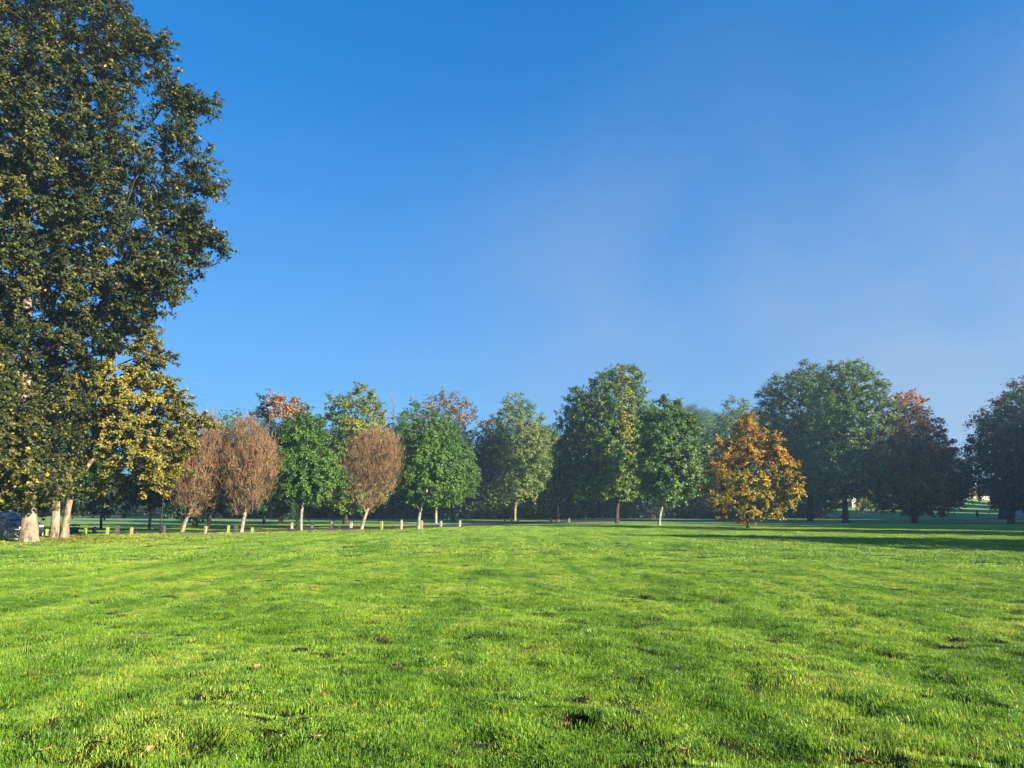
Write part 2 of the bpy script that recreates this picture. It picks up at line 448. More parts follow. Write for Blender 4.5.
# ---- the near trees at the left
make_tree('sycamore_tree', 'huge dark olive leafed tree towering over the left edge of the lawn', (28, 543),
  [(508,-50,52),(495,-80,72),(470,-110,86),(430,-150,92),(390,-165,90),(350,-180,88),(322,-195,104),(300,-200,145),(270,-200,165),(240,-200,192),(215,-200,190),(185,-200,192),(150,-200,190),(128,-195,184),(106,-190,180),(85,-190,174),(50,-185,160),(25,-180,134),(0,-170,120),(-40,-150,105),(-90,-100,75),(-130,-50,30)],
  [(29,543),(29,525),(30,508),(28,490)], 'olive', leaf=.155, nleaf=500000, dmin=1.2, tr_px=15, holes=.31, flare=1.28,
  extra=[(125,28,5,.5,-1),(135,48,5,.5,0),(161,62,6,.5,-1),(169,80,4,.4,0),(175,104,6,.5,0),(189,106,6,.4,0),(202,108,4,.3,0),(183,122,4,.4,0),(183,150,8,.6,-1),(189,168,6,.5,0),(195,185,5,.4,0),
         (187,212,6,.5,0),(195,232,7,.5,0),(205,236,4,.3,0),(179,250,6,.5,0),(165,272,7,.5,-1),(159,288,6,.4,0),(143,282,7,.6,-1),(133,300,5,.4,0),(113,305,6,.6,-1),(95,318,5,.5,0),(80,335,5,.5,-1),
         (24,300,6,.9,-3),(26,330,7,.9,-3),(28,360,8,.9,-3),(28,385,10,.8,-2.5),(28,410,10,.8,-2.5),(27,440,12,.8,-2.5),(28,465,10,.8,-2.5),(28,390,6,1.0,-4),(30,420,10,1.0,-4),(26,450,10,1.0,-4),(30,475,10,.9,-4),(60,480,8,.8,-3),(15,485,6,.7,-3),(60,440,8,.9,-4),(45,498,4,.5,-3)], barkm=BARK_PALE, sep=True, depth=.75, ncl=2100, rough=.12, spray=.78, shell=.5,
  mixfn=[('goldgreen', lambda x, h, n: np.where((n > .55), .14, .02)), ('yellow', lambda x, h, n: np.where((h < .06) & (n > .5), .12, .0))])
make_tree('maple_tree', 'golden green tree with twin pale trunks between the huge tree and the brown trees', (55, 537),
  [(508,85,125),(500,70,150),(488,50,170),(470,42,186),(440,40,196),(415,40,202),(392,45,186),(372,50,160),(352,60,168),(338,70,164),(324,80,154),(312,100,140)],
  None, 'goldgreen', leaf=.14, nleaf=125000, dmin=1.15, D=42, barkm=BARK_PALE, sep=True, ncl=600, droop=.12, rough=.10,
  trunks=[([(55,537),(56,520),(56,505),(57,490)], 8), ([(64,536),(65,522),(68,508),(70,495),(76,480)], 6.5)],
  mixfn=[('yellow', lambda x, h, n: np.where(n > .5, .35, .10)), ('tan', lambda x, h, n: .06+0*x), ('olive', lambda x, h, n: np.where((n < .50), .40, .12))])
make_tree('dark_tree', 'dark tree in shade behind the huge trunk at the left edge', (12, 531),
  [(512,-60,40),(500,-90,58),(470,-100,66),(430,-95,62),(400,-80,50),(370,-50,25)], [(12,531),(12,512)], 'olive', leaf=.3, nleaf=26000, dmin=1.2, tr_px=5, D=62, barkm=BARK_DARK)
# ---- the row of young trees along the posts
BR = dict(pal='rust', leaf=.085, nleaf=16000, dmin=.60, barkm=BARK_PINK, twiggy=8000, ncl=380, rough=.11, spray=.8, droop=0, shell=.5, group='bare brown trees along the posts', flare=1.25)
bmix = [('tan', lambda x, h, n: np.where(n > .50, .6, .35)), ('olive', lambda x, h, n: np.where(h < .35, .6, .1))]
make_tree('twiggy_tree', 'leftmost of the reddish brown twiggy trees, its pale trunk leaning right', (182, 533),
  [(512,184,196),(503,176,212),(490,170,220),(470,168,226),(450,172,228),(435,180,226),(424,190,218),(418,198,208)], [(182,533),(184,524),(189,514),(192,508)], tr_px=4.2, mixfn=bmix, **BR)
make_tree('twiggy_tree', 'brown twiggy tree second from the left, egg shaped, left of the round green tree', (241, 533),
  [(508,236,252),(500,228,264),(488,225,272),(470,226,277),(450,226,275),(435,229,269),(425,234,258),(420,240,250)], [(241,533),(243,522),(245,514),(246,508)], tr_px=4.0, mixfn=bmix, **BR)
make_tree('twiggy_tree', 'grey brown twiggy tree with rounded crown between two green trees', (361, 530),
  [(507,362,376),(498,352,390),(485,345,397),(468,342,401),(452,346,402),(440,355,398),(433,366,388)], [(361,530),(363,523),(366,513),(369,508)], tr_px=3.6,
  mixfn=[('olive', lambda x, h, n: np.where(h < .6, .5, .2))], **BR)
make_tree('young_tree', 'slender tree with yellow leaves half hidden behind the brown twiggy trees', (207, 531),
  [(508,205,222),(498,198,232),(480,196,238),(455,198,240),(435,203,236),(424,212,228)], [(206,531),(209,520),(213,510),(217,503)], 'goldgreen', leaf=.14, nleaf=9000, dmin=.8, tr_px=3, barkm=BARK_PALE,
  mixfn=[('olive', lambda x, h, n: np.where(n > .45, .6, .3)), ('rust', lambda x, h, n: .3+0*x)], D=55)
GT = dict(leaf=.15, barkm=BARK_WHITE, rough=.12, ncl=420, flare=1.2)
make_tree('green_tree', 'round crowned green tree with a thin pale trunk between brown trees', (302, 531),
  [(500,284,318),(494,276,332),(484,271,340),(468,270,342),(450,273,341),(435,277,334),(424,284,326),(414,292,314)], [(301,531),(301,520),(302,508),(304,500)], 'green', nleaf=32000, dmin=.72, tr_px=3.0,
  mixfn=[('bright', lambda x, h, n: np.where(n > .48, .8, .25))], **GT)
make_tree('thin_tree', 'thin trunked tree just behind the round crowned green tree', (296, 528),
  [(500,286,308),(485,272,322),(465,262,330),(445,262,328),(430,270,318)], [(297,528),(297,515),(296,503)], 'dark', leaf=.17, nleaf=12000, dmin=.9, tr_px=2.6, barkm=BARK_PALE)
make_tree('green_tree', 'bright green tree with a forked pale trunk right of the rounded brown tree', (419, 529),
  [(504,406,446),(497,398,462),(486,396,468),(470,394,466),(450,393,462),(435,394,458),(422,397,446),(412,402,434),(404,409,422)], [(418,529),(419,520),(420,510),(424,503)], 'green', nleaf=40000, dmin=.8, tr_px=3.6,
  mixfn=[('bright', lambda x, h, n: np.where(n > .46, .8, .25))], **GT)
make_tree('green_tree', 'green tree whose low right side spreads out beside a hazy pale tree', (437, 524),
  [(501,440,466),(495,430,476),(485,426,482),(474,426,483),(460,428,478),(445,432,470),(430,436,462),(420,440,454)], [(436,524),(436,512),(437,503)], 'bright', nleaf=26000, dmin=.85, tr_px=2.6,
  mixfn=[('green', lambda x, h, n: np.where(n < .5, .7, .25))], **GT)
# ---- second row, farther and hazier
FT = dict(spray=.95, holes=.30, leaf=.24, barkm=BARK_DARK, rough=.16, ncl=460, flare=1.2)
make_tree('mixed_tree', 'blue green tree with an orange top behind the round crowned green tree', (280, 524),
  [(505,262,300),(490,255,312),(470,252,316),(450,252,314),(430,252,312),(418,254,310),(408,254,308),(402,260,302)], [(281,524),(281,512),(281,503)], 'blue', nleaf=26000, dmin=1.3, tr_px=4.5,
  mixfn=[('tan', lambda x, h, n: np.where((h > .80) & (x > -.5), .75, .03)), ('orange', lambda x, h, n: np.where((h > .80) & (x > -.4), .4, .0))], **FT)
make_tree('pale_tree', 'tall yellow green tree rising behind the rounded brown tree', (345, 524),
  [(505,325,380),(490,318,392),(470,316,396),(450,318,396),(432,320,394),(418,320,390),(406,324,386),(396,344,378),(388,352,370)], [(346,524),(346,512),(347,505)], 'yellow', nleaf=36000, dmin=1.3, tr_px=4.5,
  mixfn=[('pale', lambda x, h, n: np.where((x < -.2) | (n < .45), .8, .2)), ('green', lambda x, h, n: np.where(h < .5, .6, .15))], **FT)
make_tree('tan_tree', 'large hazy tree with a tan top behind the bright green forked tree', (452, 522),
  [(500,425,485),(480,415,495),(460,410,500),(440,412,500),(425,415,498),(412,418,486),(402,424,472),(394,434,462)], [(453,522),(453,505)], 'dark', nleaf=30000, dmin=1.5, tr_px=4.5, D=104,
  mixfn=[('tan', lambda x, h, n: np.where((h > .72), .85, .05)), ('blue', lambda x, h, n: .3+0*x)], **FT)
make_tree('pale_tree', 'hazy pale green tree standing alone on a slim grey trunk in the middle', (515, 522),
  [(498,500,530),(490,490,545),(475,485,552),(458,483,554),(440,484,553),(424,487,549),(410,494,540),(401,502,530),(396,510,522)], [(515,522),(515,510),(516,500)], 'pale', nleaf=42000, dmin=1.25, tr_px=2.6, D=112,
  mixfn=[('green', lambda x, h, n: np.where((n < .47), .6, .15)), ('yellow', lambda x, h, n: np.where((n > .56), .5, .05))], **{**FT, 'barkm': BARK_PALE})
make_tree('dark_tree', 'dark green tree with a very thin trunk left of the tallest green tree', (558, 522),
  [(498,555,585),(485,553,596),(465,552,600),(445,553,600),(425,554,600),(408,557,596),(396,562,590),(390,568,584)], [(558,522),(558,505)], 'dark', nleaf=24000, dmin=1.3, tr_px=2.4,
  mixfn=[('green', lambda x, h, n: np.where((n > .52), .5, .1))], **{**FT, 'barkm': BARK_PALE})
make_tree('tall_tree', 'tallest green tree in the middle with a yellow streak down its crown', (617, 524),
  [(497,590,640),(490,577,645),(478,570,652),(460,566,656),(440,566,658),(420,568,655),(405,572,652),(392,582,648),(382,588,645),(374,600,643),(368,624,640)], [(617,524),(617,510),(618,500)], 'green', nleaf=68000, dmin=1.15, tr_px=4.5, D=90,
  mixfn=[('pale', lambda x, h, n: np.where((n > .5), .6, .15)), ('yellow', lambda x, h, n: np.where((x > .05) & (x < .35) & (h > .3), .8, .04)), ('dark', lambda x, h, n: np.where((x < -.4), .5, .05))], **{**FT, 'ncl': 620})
make_tree('green_tree', 'green tree on a pale leaning trunk right of the tallest green tree', (659, 524),
  [(500,655,680),(492,643,692),(478,638,700),(460,636,703),(440,637,703),(422,641,698),(408,650,686),(400,658,676),(396,662,668)], [(659,524),(660,515),(663,504),(667,498)], 'green', nleaf=46000, dmin=1.1, tr_px=2.8, D=78,
  mixfn=[('bright', lambda x, h, n: np.where((n > .46), .55, .15)), ('pale', lambda x, h, n: np.where((x > .3), .5, .1))], **{**FT, 'barkm': BARK_WHITE})
make_tree('golden_tree', 'golden orange autumn tree with low sweeping branches', (748, 526),
  [(516,726,776),(508,718,786),(498,714,793),(486,712,795),(474,712,792),(462,716,786),(450,722,776),(438,724,770),(428,730,764),(421,742,758)], [(748,526),(748,518),(748,508)], 'gold', nleaf=72000, dmin=1.15, tr_px=3.4, D=64, spray=.78, holes=.35,
  extra=[(711,470,4,.3,-1),(716,500,4,.35,-1),(709,488,3,.3,0),(792,488,4,.3,-1),(790,466,3,.3,0),(776,455,4,.3,-1),(764,444,4,.3,-1),(784,500,5,.4,-1),(745,424,3,.25,0),(722,448,3,.3,0)],
  mixfn=[('orange', lambda x, h, n: np.where((h > .55) | (x < -.5), .55, .15)), ('yellow', lambda x, h, n: np.where((h < .5) & (n > .47), .7, .15)), ('olive', lambda x, h, n: np.where((n < .42), .4, .03))], **{**{k: v for k, v in FT.items() if k not in ('holes', 'spray')}, 'leaf': .15, 'ncl': 620, 'rough': .2, 'barkm': BARK_DARK})
make_tree('mixed_tree', 'hazy green tree behind the golden tree', (736, 520),
  [(505,710,762),(480,704,770),(455,702,772),(435,706,770),(418,714,764),(406,722,754),(401,730,746)], [(736,520),(736,505)], 'pale', nleaf=20000, dmin=1.7, tr_px=4, D=130, **{**FT, 'leaf': .3})
make_tree('broad_tree', 'broad grey green tree with a thick dark trunk right of the golden tree', (810, 521),
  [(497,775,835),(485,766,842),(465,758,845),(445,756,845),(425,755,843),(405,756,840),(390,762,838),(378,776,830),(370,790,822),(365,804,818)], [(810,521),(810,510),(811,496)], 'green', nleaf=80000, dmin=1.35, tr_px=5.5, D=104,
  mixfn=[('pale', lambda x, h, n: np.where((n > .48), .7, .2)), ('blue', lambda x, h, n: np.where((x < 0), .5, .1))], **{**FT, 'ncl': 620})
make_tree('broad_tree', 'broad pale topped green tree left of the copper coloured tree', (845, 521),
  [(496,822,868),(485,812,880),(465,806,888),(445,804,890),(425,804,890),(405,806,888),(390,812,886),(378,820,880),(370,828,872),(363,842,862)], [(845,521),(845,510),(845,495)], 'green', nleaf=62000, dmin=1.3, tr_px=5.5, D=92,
  mixfn=[('pale', lambda x, h, n: np.where((n > .45), .75, .25)), ('dark', lambda x, h, n: np.where((h < .45), .5, .05))], **{**FT, 'ncl': 620})  # darker low leaves put the shade from the right into the crown colour
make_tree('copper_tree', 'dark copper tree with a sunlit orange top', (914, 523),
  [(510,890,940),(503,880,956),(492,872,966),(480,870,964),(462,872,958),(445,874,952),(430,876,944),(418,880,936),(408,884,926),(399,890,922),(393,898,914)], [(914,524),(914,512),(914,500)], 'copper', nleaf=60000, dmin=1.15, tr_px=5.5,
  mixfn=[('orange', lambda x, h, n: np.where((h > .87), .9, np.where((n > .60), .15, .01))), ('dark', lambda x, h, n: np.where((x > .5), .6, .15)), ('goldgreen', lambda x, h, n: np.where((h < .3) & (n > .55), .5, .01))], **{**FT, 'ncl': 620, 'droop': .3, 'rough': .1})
make_tree('dark_tree', 'dark leaning tree cut off by the right edge of the view', (1011, 524),
  [(506,1000,1060),(498,980,1080),(485,970,1090),(465,966,1095),(445,968,1095),(428,970,1090),(412,982,1082),(398,996,1072),(388,1010,1060),(382,1020,1050)], [(1011,524),(1012,512),(1014,498)], 'dark', nleaf=60000, dmin=1.15, tr_px=6,
  mixfn=[('copper', lambda x, h, n: np.where((h > .6) & (n > .48), .6, .1))], **{**FT, 'ncl': 620, 'rough': .2})
make_tree('dark_tree', 'thick trunked dark tree behind the leaning tree at the right edge', (1003, 517),
  [(500,990,1040),(480,982,1060),(455,984,1070),(430,992,1065),(410,1005,1055)], [(1003,517),(1003,503)], 'dark', nleaf=18000, dmin=1.9, tr_px=8, D=125, **{**FT, 'leaf': .3})
# ---- trees out in the misty far meadow on the left
MT = dict(leaf=.26, rough=.15, ncl=300, flare=1.2, barkm=BARK_DARK)
make_tree('meadow_tree', 'small dark tree in the meadow beyond the posts, nearest the twin trunks', (101, 530),
  [(512,80,122),(506,68,135),(494,62,146),(475,62,152),(455,68,150),(438,80,135)], [(101,530),(101,514)], 'dark', nleaf=9000, dmin=.9, tr_px=2.6, D=60, **MT)
make_tree('meadow_tree', 'slim dark trunked tree in the meadow left of the brown twiggy trees', (150, 530),
  [(504,138,162),(495,132,170),(480,130,172),(462,134,168),(448,142,160)], [(149,530),(150,517),(152,504)], 'olive', nleaf=9000, dmin=.9, tr_px=2.8, D=58, **{**MT, 'barkm': BARK_PALE})
make_tree('meadow_tree', 'thick trunked dark tree in the meadow between the two left brown trees', (195, 526),
  [(514,176,214),(505,166,224),(492,164,228),(475,168,226),(460,178,216)], [(195,527),(195,513)], 'dark', nleaf=13000, dmin=1.2, tr_px=5, D=72, **MT)
make_tree('meadow_tree', 'dark spreading tree in the mist seen under the round crowned green tree', (264, 524),
  [(512,250,290),(505,240,330),(492,236,336),(476,240,330),(460,256,310)], [(264,524),(264,512)], 'dark', nleaf=16000, dmin=1.4, tr_px=3.2, D=84, **MT)
make_tree('meadow_tree', 'dark tree in the mist to the right of the thin trunked pair', (322, 524),
  [(513,304,346),(505,300,352),(492,296,354),(476,300,350),(462,310,340)], [(345,524),(345,512),(332,500)], 'dark', nleaf=16000, dmin=1.4, tr_px=5, D=88, **MT)
# ---- small autumn trees far off under the broad tree
for (lab, bx, by, x0, x1, yt, pal) in [
  ('small yellow tree in the distance left of the broad tree trunk', 833, 514.5, 822, 846, 484, 'gold'),
  ('small yellow green tree in the distance right of the broad tree trunk', 863, 514.5, 850, 880, 482, 'yellow'),
  ('small tan tree in the distance beside the copper tree', 878, 514.5, 866, 894, 486, 'tan')]:
    make_tree('autumn_tree', lab, (bx, by), [(510,(x0*2+x1)/3,(x0+2*x1)/3),(503,x0,x1),(yt+4,x0+3,x1-3),(yt,(x0+x1)/2-3,(x0+x1)/2+3)], [(bx,by),(bx,502)], pal, leaf=.3, nleaf=5000, dmin=1.3, tr_px=1.6, D=165,
              barkm=BARK_WHITE, group='small autumn trees far off', ncl=120)
# ---- tall trees outside the frame to the right: their long shadows lie across the lawn
def shade_tree(label, X, Y, H, Rr, seed, nleaf=40000, zb=.14):
    """same builder, outline given in metres"""
    global crown_from_outline
    old = crown_from_outline
    zs = np.array([zb, zb+.1, .35, .55, .75, .9, 1.0])*H; rs = np.array([.35, .75, .98, 1, .8, .5, .12])*Rr
    crown_from_outline = lambda o, D, x, z0: (zs, np.zeros(7), rs)
    d = ray(512, 384)
    px = 512+F*(X/(Y/math.cos(PITCH)))    # only a number to seed variation; the root is moved below
    t = make_tree('parkland_tree', label, (700+seed, 524), [], [(700+seed, 524), (700+seed, 514)], 'green', leaf=.42, nleaf=nleaf, dmin=1.35, tr_px=7, D=90, barkm=BARK_DARK, ncl=420, seed=seed,
                  group='tall trees at the right side of the park')
    crown_from_outline = old
    t.location = (X, Y, 0)
    return t
shade_tree('tall tree south of the lawn casting the wide shadow band', 54.7, 13.5, 18.5, 6.6, 31, 42000)
shade_tree('smaller tree south of the lawn casting the thin shadow', 46, 11.4, 11.5, 2.6, 32, 9000)
ST = shade_tree('tall dense tree in the right hand belt', 77, 20, 25, 7.2, 33, zb=.06)
for k, (X, Y, s, r) in enumerate([(p_[0], p_[1]-12, p_[2], p_[3]) for p_ in [(83, 46, 1.0, 1.3), (83, 59, 1.03, 2.6), (85, 72, 1.04, 4.0), (88, 85, 1.05, 5.3), (95, 98, 1.08, .8), (104, 112, 1.06, 2.2), (96, 66, 1.06, 3.3), (97, 80, 1.05, 1.9), (110, 125, 1.05, .2), (121, 139, 1.05, 2.8), (130, 152, 1.0, 1.8), (142, 167, 1.05, .9), (155, 183, 1.0, 3.1), (168, 200, 1.05, 4.2), (90, 52, 1.0, 5.0), (104, 92, 1.1, .5), (113, 108, 1.1, 2.5), (91, 42, 1.0, 3.6), (125, 128, 1.1, 4.4), (136, 142, 1.1, 1.1), (97, 34, 1.1, 2.2), (150, 160, 1.1, 3.3), (165, 180, 1.1, 0.3)]]):
    o = copy_tree(ST); o.location = (X, Y, 0); o.scale = (s, s, s*1.0); o.rotation_euler.z = r

# ------------------------------------------------------------------ geometry-node scatter for uncountable stuff
def scatter(name, P, rot, scl, protos, holder):
    me = bpy.data.meshes.new(name); me.vertices.add(len(P)); me.vertices.foreach_set('co', np.asarray(P, np.float32).ravel())
    a = me.attributes.new('rot', 'FLOAT_VECTOR', 'POINT'); a.data.foreach_set('vector', np.asarray(rot, np.float32).ravel())
    a = me.attributes.new('scl', 'FLOAT_VECTOR', 'POINT'); a.data.foreach_set('vector', np.asarray(scl, np.float32).ravel())
    a = me.attributes.new('pick', 'INT', 'POINT'); a.data.foreach_set('value', rng.integers(0, len(protos), len(P)).astype(np.int32))
    o = add(name, me)
    col = bpy.data.collections.new(holder)
    for p in protos: col.objects.link(p)
    ng = bpy.data.node_groups.new(name, 'GeometryNodeTree')
    ng.interface.new_socket('Geometry', in_out='INPUT', socket_type='NodeSocketGeometry'); ng.interface.new_socket('Geometry', in_out='OUTPUT', socket_type='NodeSocketGeometry')
    gi = ng.nodes.new('NodeGroupInput'); go = ng.nodes.new('NodeGroupOutput')
    ci = ng.nodes.new('GeometryNodeCollectionInfo'); ci.inputs['Collection'].default_value = col; ci.inputs['Separate Children'].default_value = True; ci.inputs['Reset Children'].default_value = True
    ip = ng.nodes.new('GeometryNodeInstanceOnPoints'); ip.inputs['Pick Instance'].default_value = True
    def na(n, t):
        q = ng.nodes.new('GeometryNodeInputNamedAttribute'); q.data_type = t; q.inputs['Name'].default_value = n; return q.outputs['Attribute']
    L = ng.links.new
    L(gi.outputs[0], ip.inputs['Points']); L(ci.outputs[0], ip.inputs['Instance'])
    L(na('pick', 'INT'), ip.inputs['Instance Index'])
    e2r = ng.nodes.new('FunctionNodeEulerToRotation'); L(na('rot', 'FLOAT_VECTOR'), e2r.inputs[0]); L(e2r.outputs[0], ip.inputs['Rotation'])
    L(na('scl', 'FLOAT_VECTOR'), ip.inputs['Scale'])
    L(ip.outputs[0], go.inputs[0])
    m = o.modifiers.new('scatter', 'NODES'); m.node_group = ng
    return o

# ---- far woods: one mass of hazy trees closing the view
rng = np.random.default_rng(99)
def wood_proto(i, pal, pal2, H, Rr):
    nc = 170; zc = rng.uniform(.06, 1, nc*3)*H; w = np.interp(zc/H, [0, .12, .4, .7, .9, 1], [.55, .85, 1, .85, .5, .1]); 
    ph = rng.uniform(0, 6.283, nc*3); rho = rng.uniform(0, 1, nc*3)**.4*w*Rr*(1+.3*(vnoise(ph*2, zc/3, i)-.5))
    cl = darts(np.stack([rho*np.cos(ph), rho*np.sin(ph), zc], 1), 1.5, nc)
    n = 9000; ci = rng.integers(0, len(cl), n); o = unit(cl-np.array([0, 0, H*.4]))[ci]
    P = cl[ci]+rng.normal(size=(n, 3))*.75
    P[:, 2] = np.maximum(P[:, 2], .1)
    V = leaf_quads(P, .42, o)
    u = rng.uniform(0, 1, len(cl))[ci]
    pa = np.array(PAL[pal]); pb = np.array(PAL[pal2]); c = pa[rng.integers(0, 3, n)]; m = u > .75; c[m] = pb[rng.integers(0, 3, n)][m]
    c = c*rng.uniform(.75, 1.25, (n, 1))
    e, ef = edge_tubes([(np.zeros(3), np.array([0, 0, H*.5]), .35, .2)]+[(np.array([0, 0, H*.25]), q, .12, .04) for q in cl[::6]], 5)
    polys = [np.arange(n*4).reshape(-1, 4), ef+n*4]
    me = npmesh('wood_tree', np.concatenate([V, e]), polys, [LEAF, BARK_DARK], col=np.concatenate([np.repeat(c, 4, 0), np.full((len(e), 3), .05)]), midx=np.concatenate([np.zeros(n, int), np.ones(len(ef), int)]))
    return bpy.data.objects.new('wood_tree', me)
protos = [wood_proto(1, 'blue', 'dark', 16, 5), wood_proto(2, 'dark', 'olive', 14, 5.5), wood_proto(3, 'green', 'dark', 17, 5), wood_proto(4, 'dark', 'pale', 15, 4.5), wood_proto(5, 'blue', 'green', 13, 5.5)]
WP = []
def band(x0, x1, f, depth_, step, smin, smax):
    """trees filling lateral range x0..x1 beyond the line y = f(x)"""
    xs = np.arange(x0, x1, step)
    for x in xs:
        for y in np.arange(f(x), f(x)+depth_, step):
            X = x+random.uniform(-.4, .4)*step; Y = y+random.uniform(-.4, .4)*step
            WP.append((X, Y, random.uniform(smin, smax)))
band(-62, 62, lambda x: 130+.12*abs(x), 40, 7.5, .92, 1.18)                    # middle wood, close
band(-300, -30, lambda x: 178-.05*x, 30, 8, .75, 1.05)                         # beyond the misty meadow
band(-60, 200, lambda x: 250, 110, 8, .8, 1.05)                                # wooded hill
band(70, 104, lambda x: 215, 20, 8, .6, .8)
band(-420, 420, lambda x: 400, 40, 14, .8, 1.1)
WP = np.array(WP)
# keep a lit gap open at the right
gap = ((WP[:, 0]/WP[:, 1] > .62) & (WP[:, 0]/WP[:, 1] < .80) & (WP[:, 1] < 330)); WP = WP[~gap]
z = ground_h(WP[:, 0], WP[:, 1], False)-.2
P = np.stack([WP[:, 0], WP[:, 1], z], 1); nW = len(P)
wood = scatter('woods', P, np.stack([np.zeros(nW), np.zeros(nW), rng.uniform(0, 6.28, nW)], 1), np.stack([WP[:, 2]*rng.uniform(.9, 1.25, nW)]*2+[WP[:, 2]], 1), protos, 'wood_sources')
tag(wood, 'hazy mass of dark woodland closing the view behind the park trees', 'woodland', kind='stuff')

# ---- bare purple poplar tops in the far haze
for (lab, bx, yt) in [('faint bare treetop poking up left of the bright green tree', 393, 391)]:
    make_tree('bare_tree', lab, (bx, 518), [(460,bx-6,bx+6),(430,bx-7,bx+7),(410,bx-5,bx+5),(yt+6,bx-3,bx+3),(yt,bx-1,bx+1)], [(bx,518),(bx,480)], 'tan', leaf=.16, nleaf=200, dmin=1.1, tr_px=2.2, D=170, twiggy=800, barkm=BARK_DARK, ncl=160, droop=0)

# ------------------------------------------------------------------ ground
th = np.concatenate([np.linspace(-180, -50, 60, endpoint=False), np.linspace(-50, 50, 760, endpoint=False), np.linspace(50, 180, 60, endpoint=False)])*math.pi/180
rr_ = np.concatenate([[0.0], np.geomspace(.6, 1300, 560)])
nt_, nr_ = len(th), len(rr_)
XX = rr_[:, None]*np.sin(th)[None]; YY = rr_[:, None]*np.cos(th)[None]
ZZ = ground_h(XX, YY)
V = np.stack([XX, YY, ZZ], 2).reshape(-1, 3)
i = np.arange(nr_-1)[:, None]; j = np.arange(nt_)[None]
q = np.stack([i*nt_+j, (i+1)*nt_+j, (i+1)*nt_+(j+1) % nt_, i*nt_+(j+1) % nt_], 2).reshape(-1, 4)
q = q[:, ::-1]

def grass_colour(nt, ln, pos):
    """shared green variation by place"""
    def noise(sc, det=4, rough=.6, vec=None):
        n = N(nt, 'ShaderNodeTexNoise'); n.inputs['Scale'].default_value = sc; n.inputs['Detail'].default_value = det; n.inputs['Roughness'].default_value = rough
        ln.new(vec or pos, n.inputs['Vector']); return n.outputs['Fac']
    r1 = ramp(nt, [(.34, (.12, .255, .017)), (.5, (.225, .40, .03)), (.66, (.34, .48, .06))]); ln.new(noise(.45, 6, .65), r1.inputs['Fac'])
    r2 = ramp(nt, [(.35, (.85, .92, .9)), (.65, (1.12, 1.05, .95))]); ln.new(noise(.06, 3), r2.inputs['Fac'])
    m = N(nt, 'ShaderNodeMix', data_type='RGBA', blend_type='MULTIPLY'); m.inputs[0].default_value = 1
    ln.new(r1.outputs[0], m.inputs[6]); ln.new(r2.outputs[0], m.inputs[7])
    r4 = ramp(nt, [(.34, (.42, .55, .5)), (.5, (1, 1, 1)), (.66, (1.35, 1.2, 1.3))]); ln.new(noise(5.5, 4, .7), r4.inputs['Fac'])
    m0 = N(nt, 'ShaderNodeMix', data_type='RGBA', blend_type='MULTIPLY'); m0.inputs[0].default_value = 1
    ln.new(m.outputs[2], m0.inputs[6]); ln.new(r4.outputs[0], m0.inputs[7]); m = m0
    # faint wheel and mowing lines running away from the viewer
    mp = N(nt, 'ShaderNodeMapping'); mp.inputs['Rotation'].default_value = (0, 0, R(-16.7)); mp.inputs['Scale'].default_value = (1.25, .11, 1); ln.new(pos, mp.inputs['Vector'])
    r5 = ramp(nt, [(.38, (.66, .78, .68)), (.5, (1, 1, 1)), (.62, (1.15, 1.08, 1.12))]); ln.new(noise(1.0, 3, .5, mp.outputs[0]), r5.inputs['Fac'])
    m5 = N(nt, 'ShaderNodeMix', data_type='RGBA', blend_type='MULTIPLY'); m5.inputs[0].default_value = 1
    ln.new(m.outputs[2], m5.inputs[6]); ln.new(r5.outputs[0], m5.inputs[7]); m = m5
    # straw coloured worn patches
    r3 = ramp(nt, [(.60, (0, 0, 0)), (.70, (1, 1, 1))]); ln.new(noise(.9, 5, .6), r3.inputs['Fac'])
    mm = N(nt, 'ShaderNodeMath', operation='MULTIPLY'); mm.inputs[1].default_value = .45; ln.new(r3.outputs[0], mm.inputs[0])
    m2 = N(nt, 'ShaderNodeMix', data_type='RGBA'); ln.new(mm.outputs[0], m2.inputs[0]); ln.new(m.outputs[2], m2.inputs[6]); m2.inputs[7].default_value = (.30, .27, .06, 1)
    return m2.outputs[2]
# ground material: dark thatch near (blades stand on it), turf colour far away
m, nt, ns, ln = mat('turf'); g = N(nt, 'ShaderNodeNewGeometry'); pos = g.outputs['Position']
gc = grass_colour(nt, ln, pos)
n = N(nt, 'ShaderNodeTexNoise'); n.inputs['Scale'].default_value = 7; n.inputs['Detail'].default_value = 8; n.inputs['Roughness'].default_value = .7; ln.new(pos, n.inputs['Vector'])
soil = ramp(nt, [(.35, (.012, .010, .005)), (.55, (.028, .026, .010)), (.7, (.05, .065, .015))]); ln.new(n.outputs['Fac'], soil.inputs['Fac'])
ln_ = N(nt, 'ShaderNodeVectorMath', operation='LENGTH'); ln.new(pos, ln_.inputs[0])
mr = N(nt, 'ShaderNodeMapRange'); mr.inputs[1].default_value = 30; mr.inputs[2].default_value = 80; ln.new(ln_.outputs['Value'], mr.inputs[0])
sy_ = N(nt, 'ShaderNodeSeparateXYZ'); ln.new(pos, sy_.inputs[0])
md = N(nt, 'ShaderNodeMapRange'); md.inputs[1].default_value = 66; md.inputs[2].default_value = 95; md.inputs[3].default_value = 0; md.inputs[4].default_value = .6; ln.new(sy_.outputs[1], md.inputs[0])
dm = N(nt, 'ShaderNodeMix', data_type='RGBA'); ln.new(md.outputs[0], dm.inputs[0]); ln.new(gc, dm.inputs[6]); dm.inputs[7].default_value = (.20, .24, .12, 1)   # lit haze over the far meadow, painted in as paler grey turf
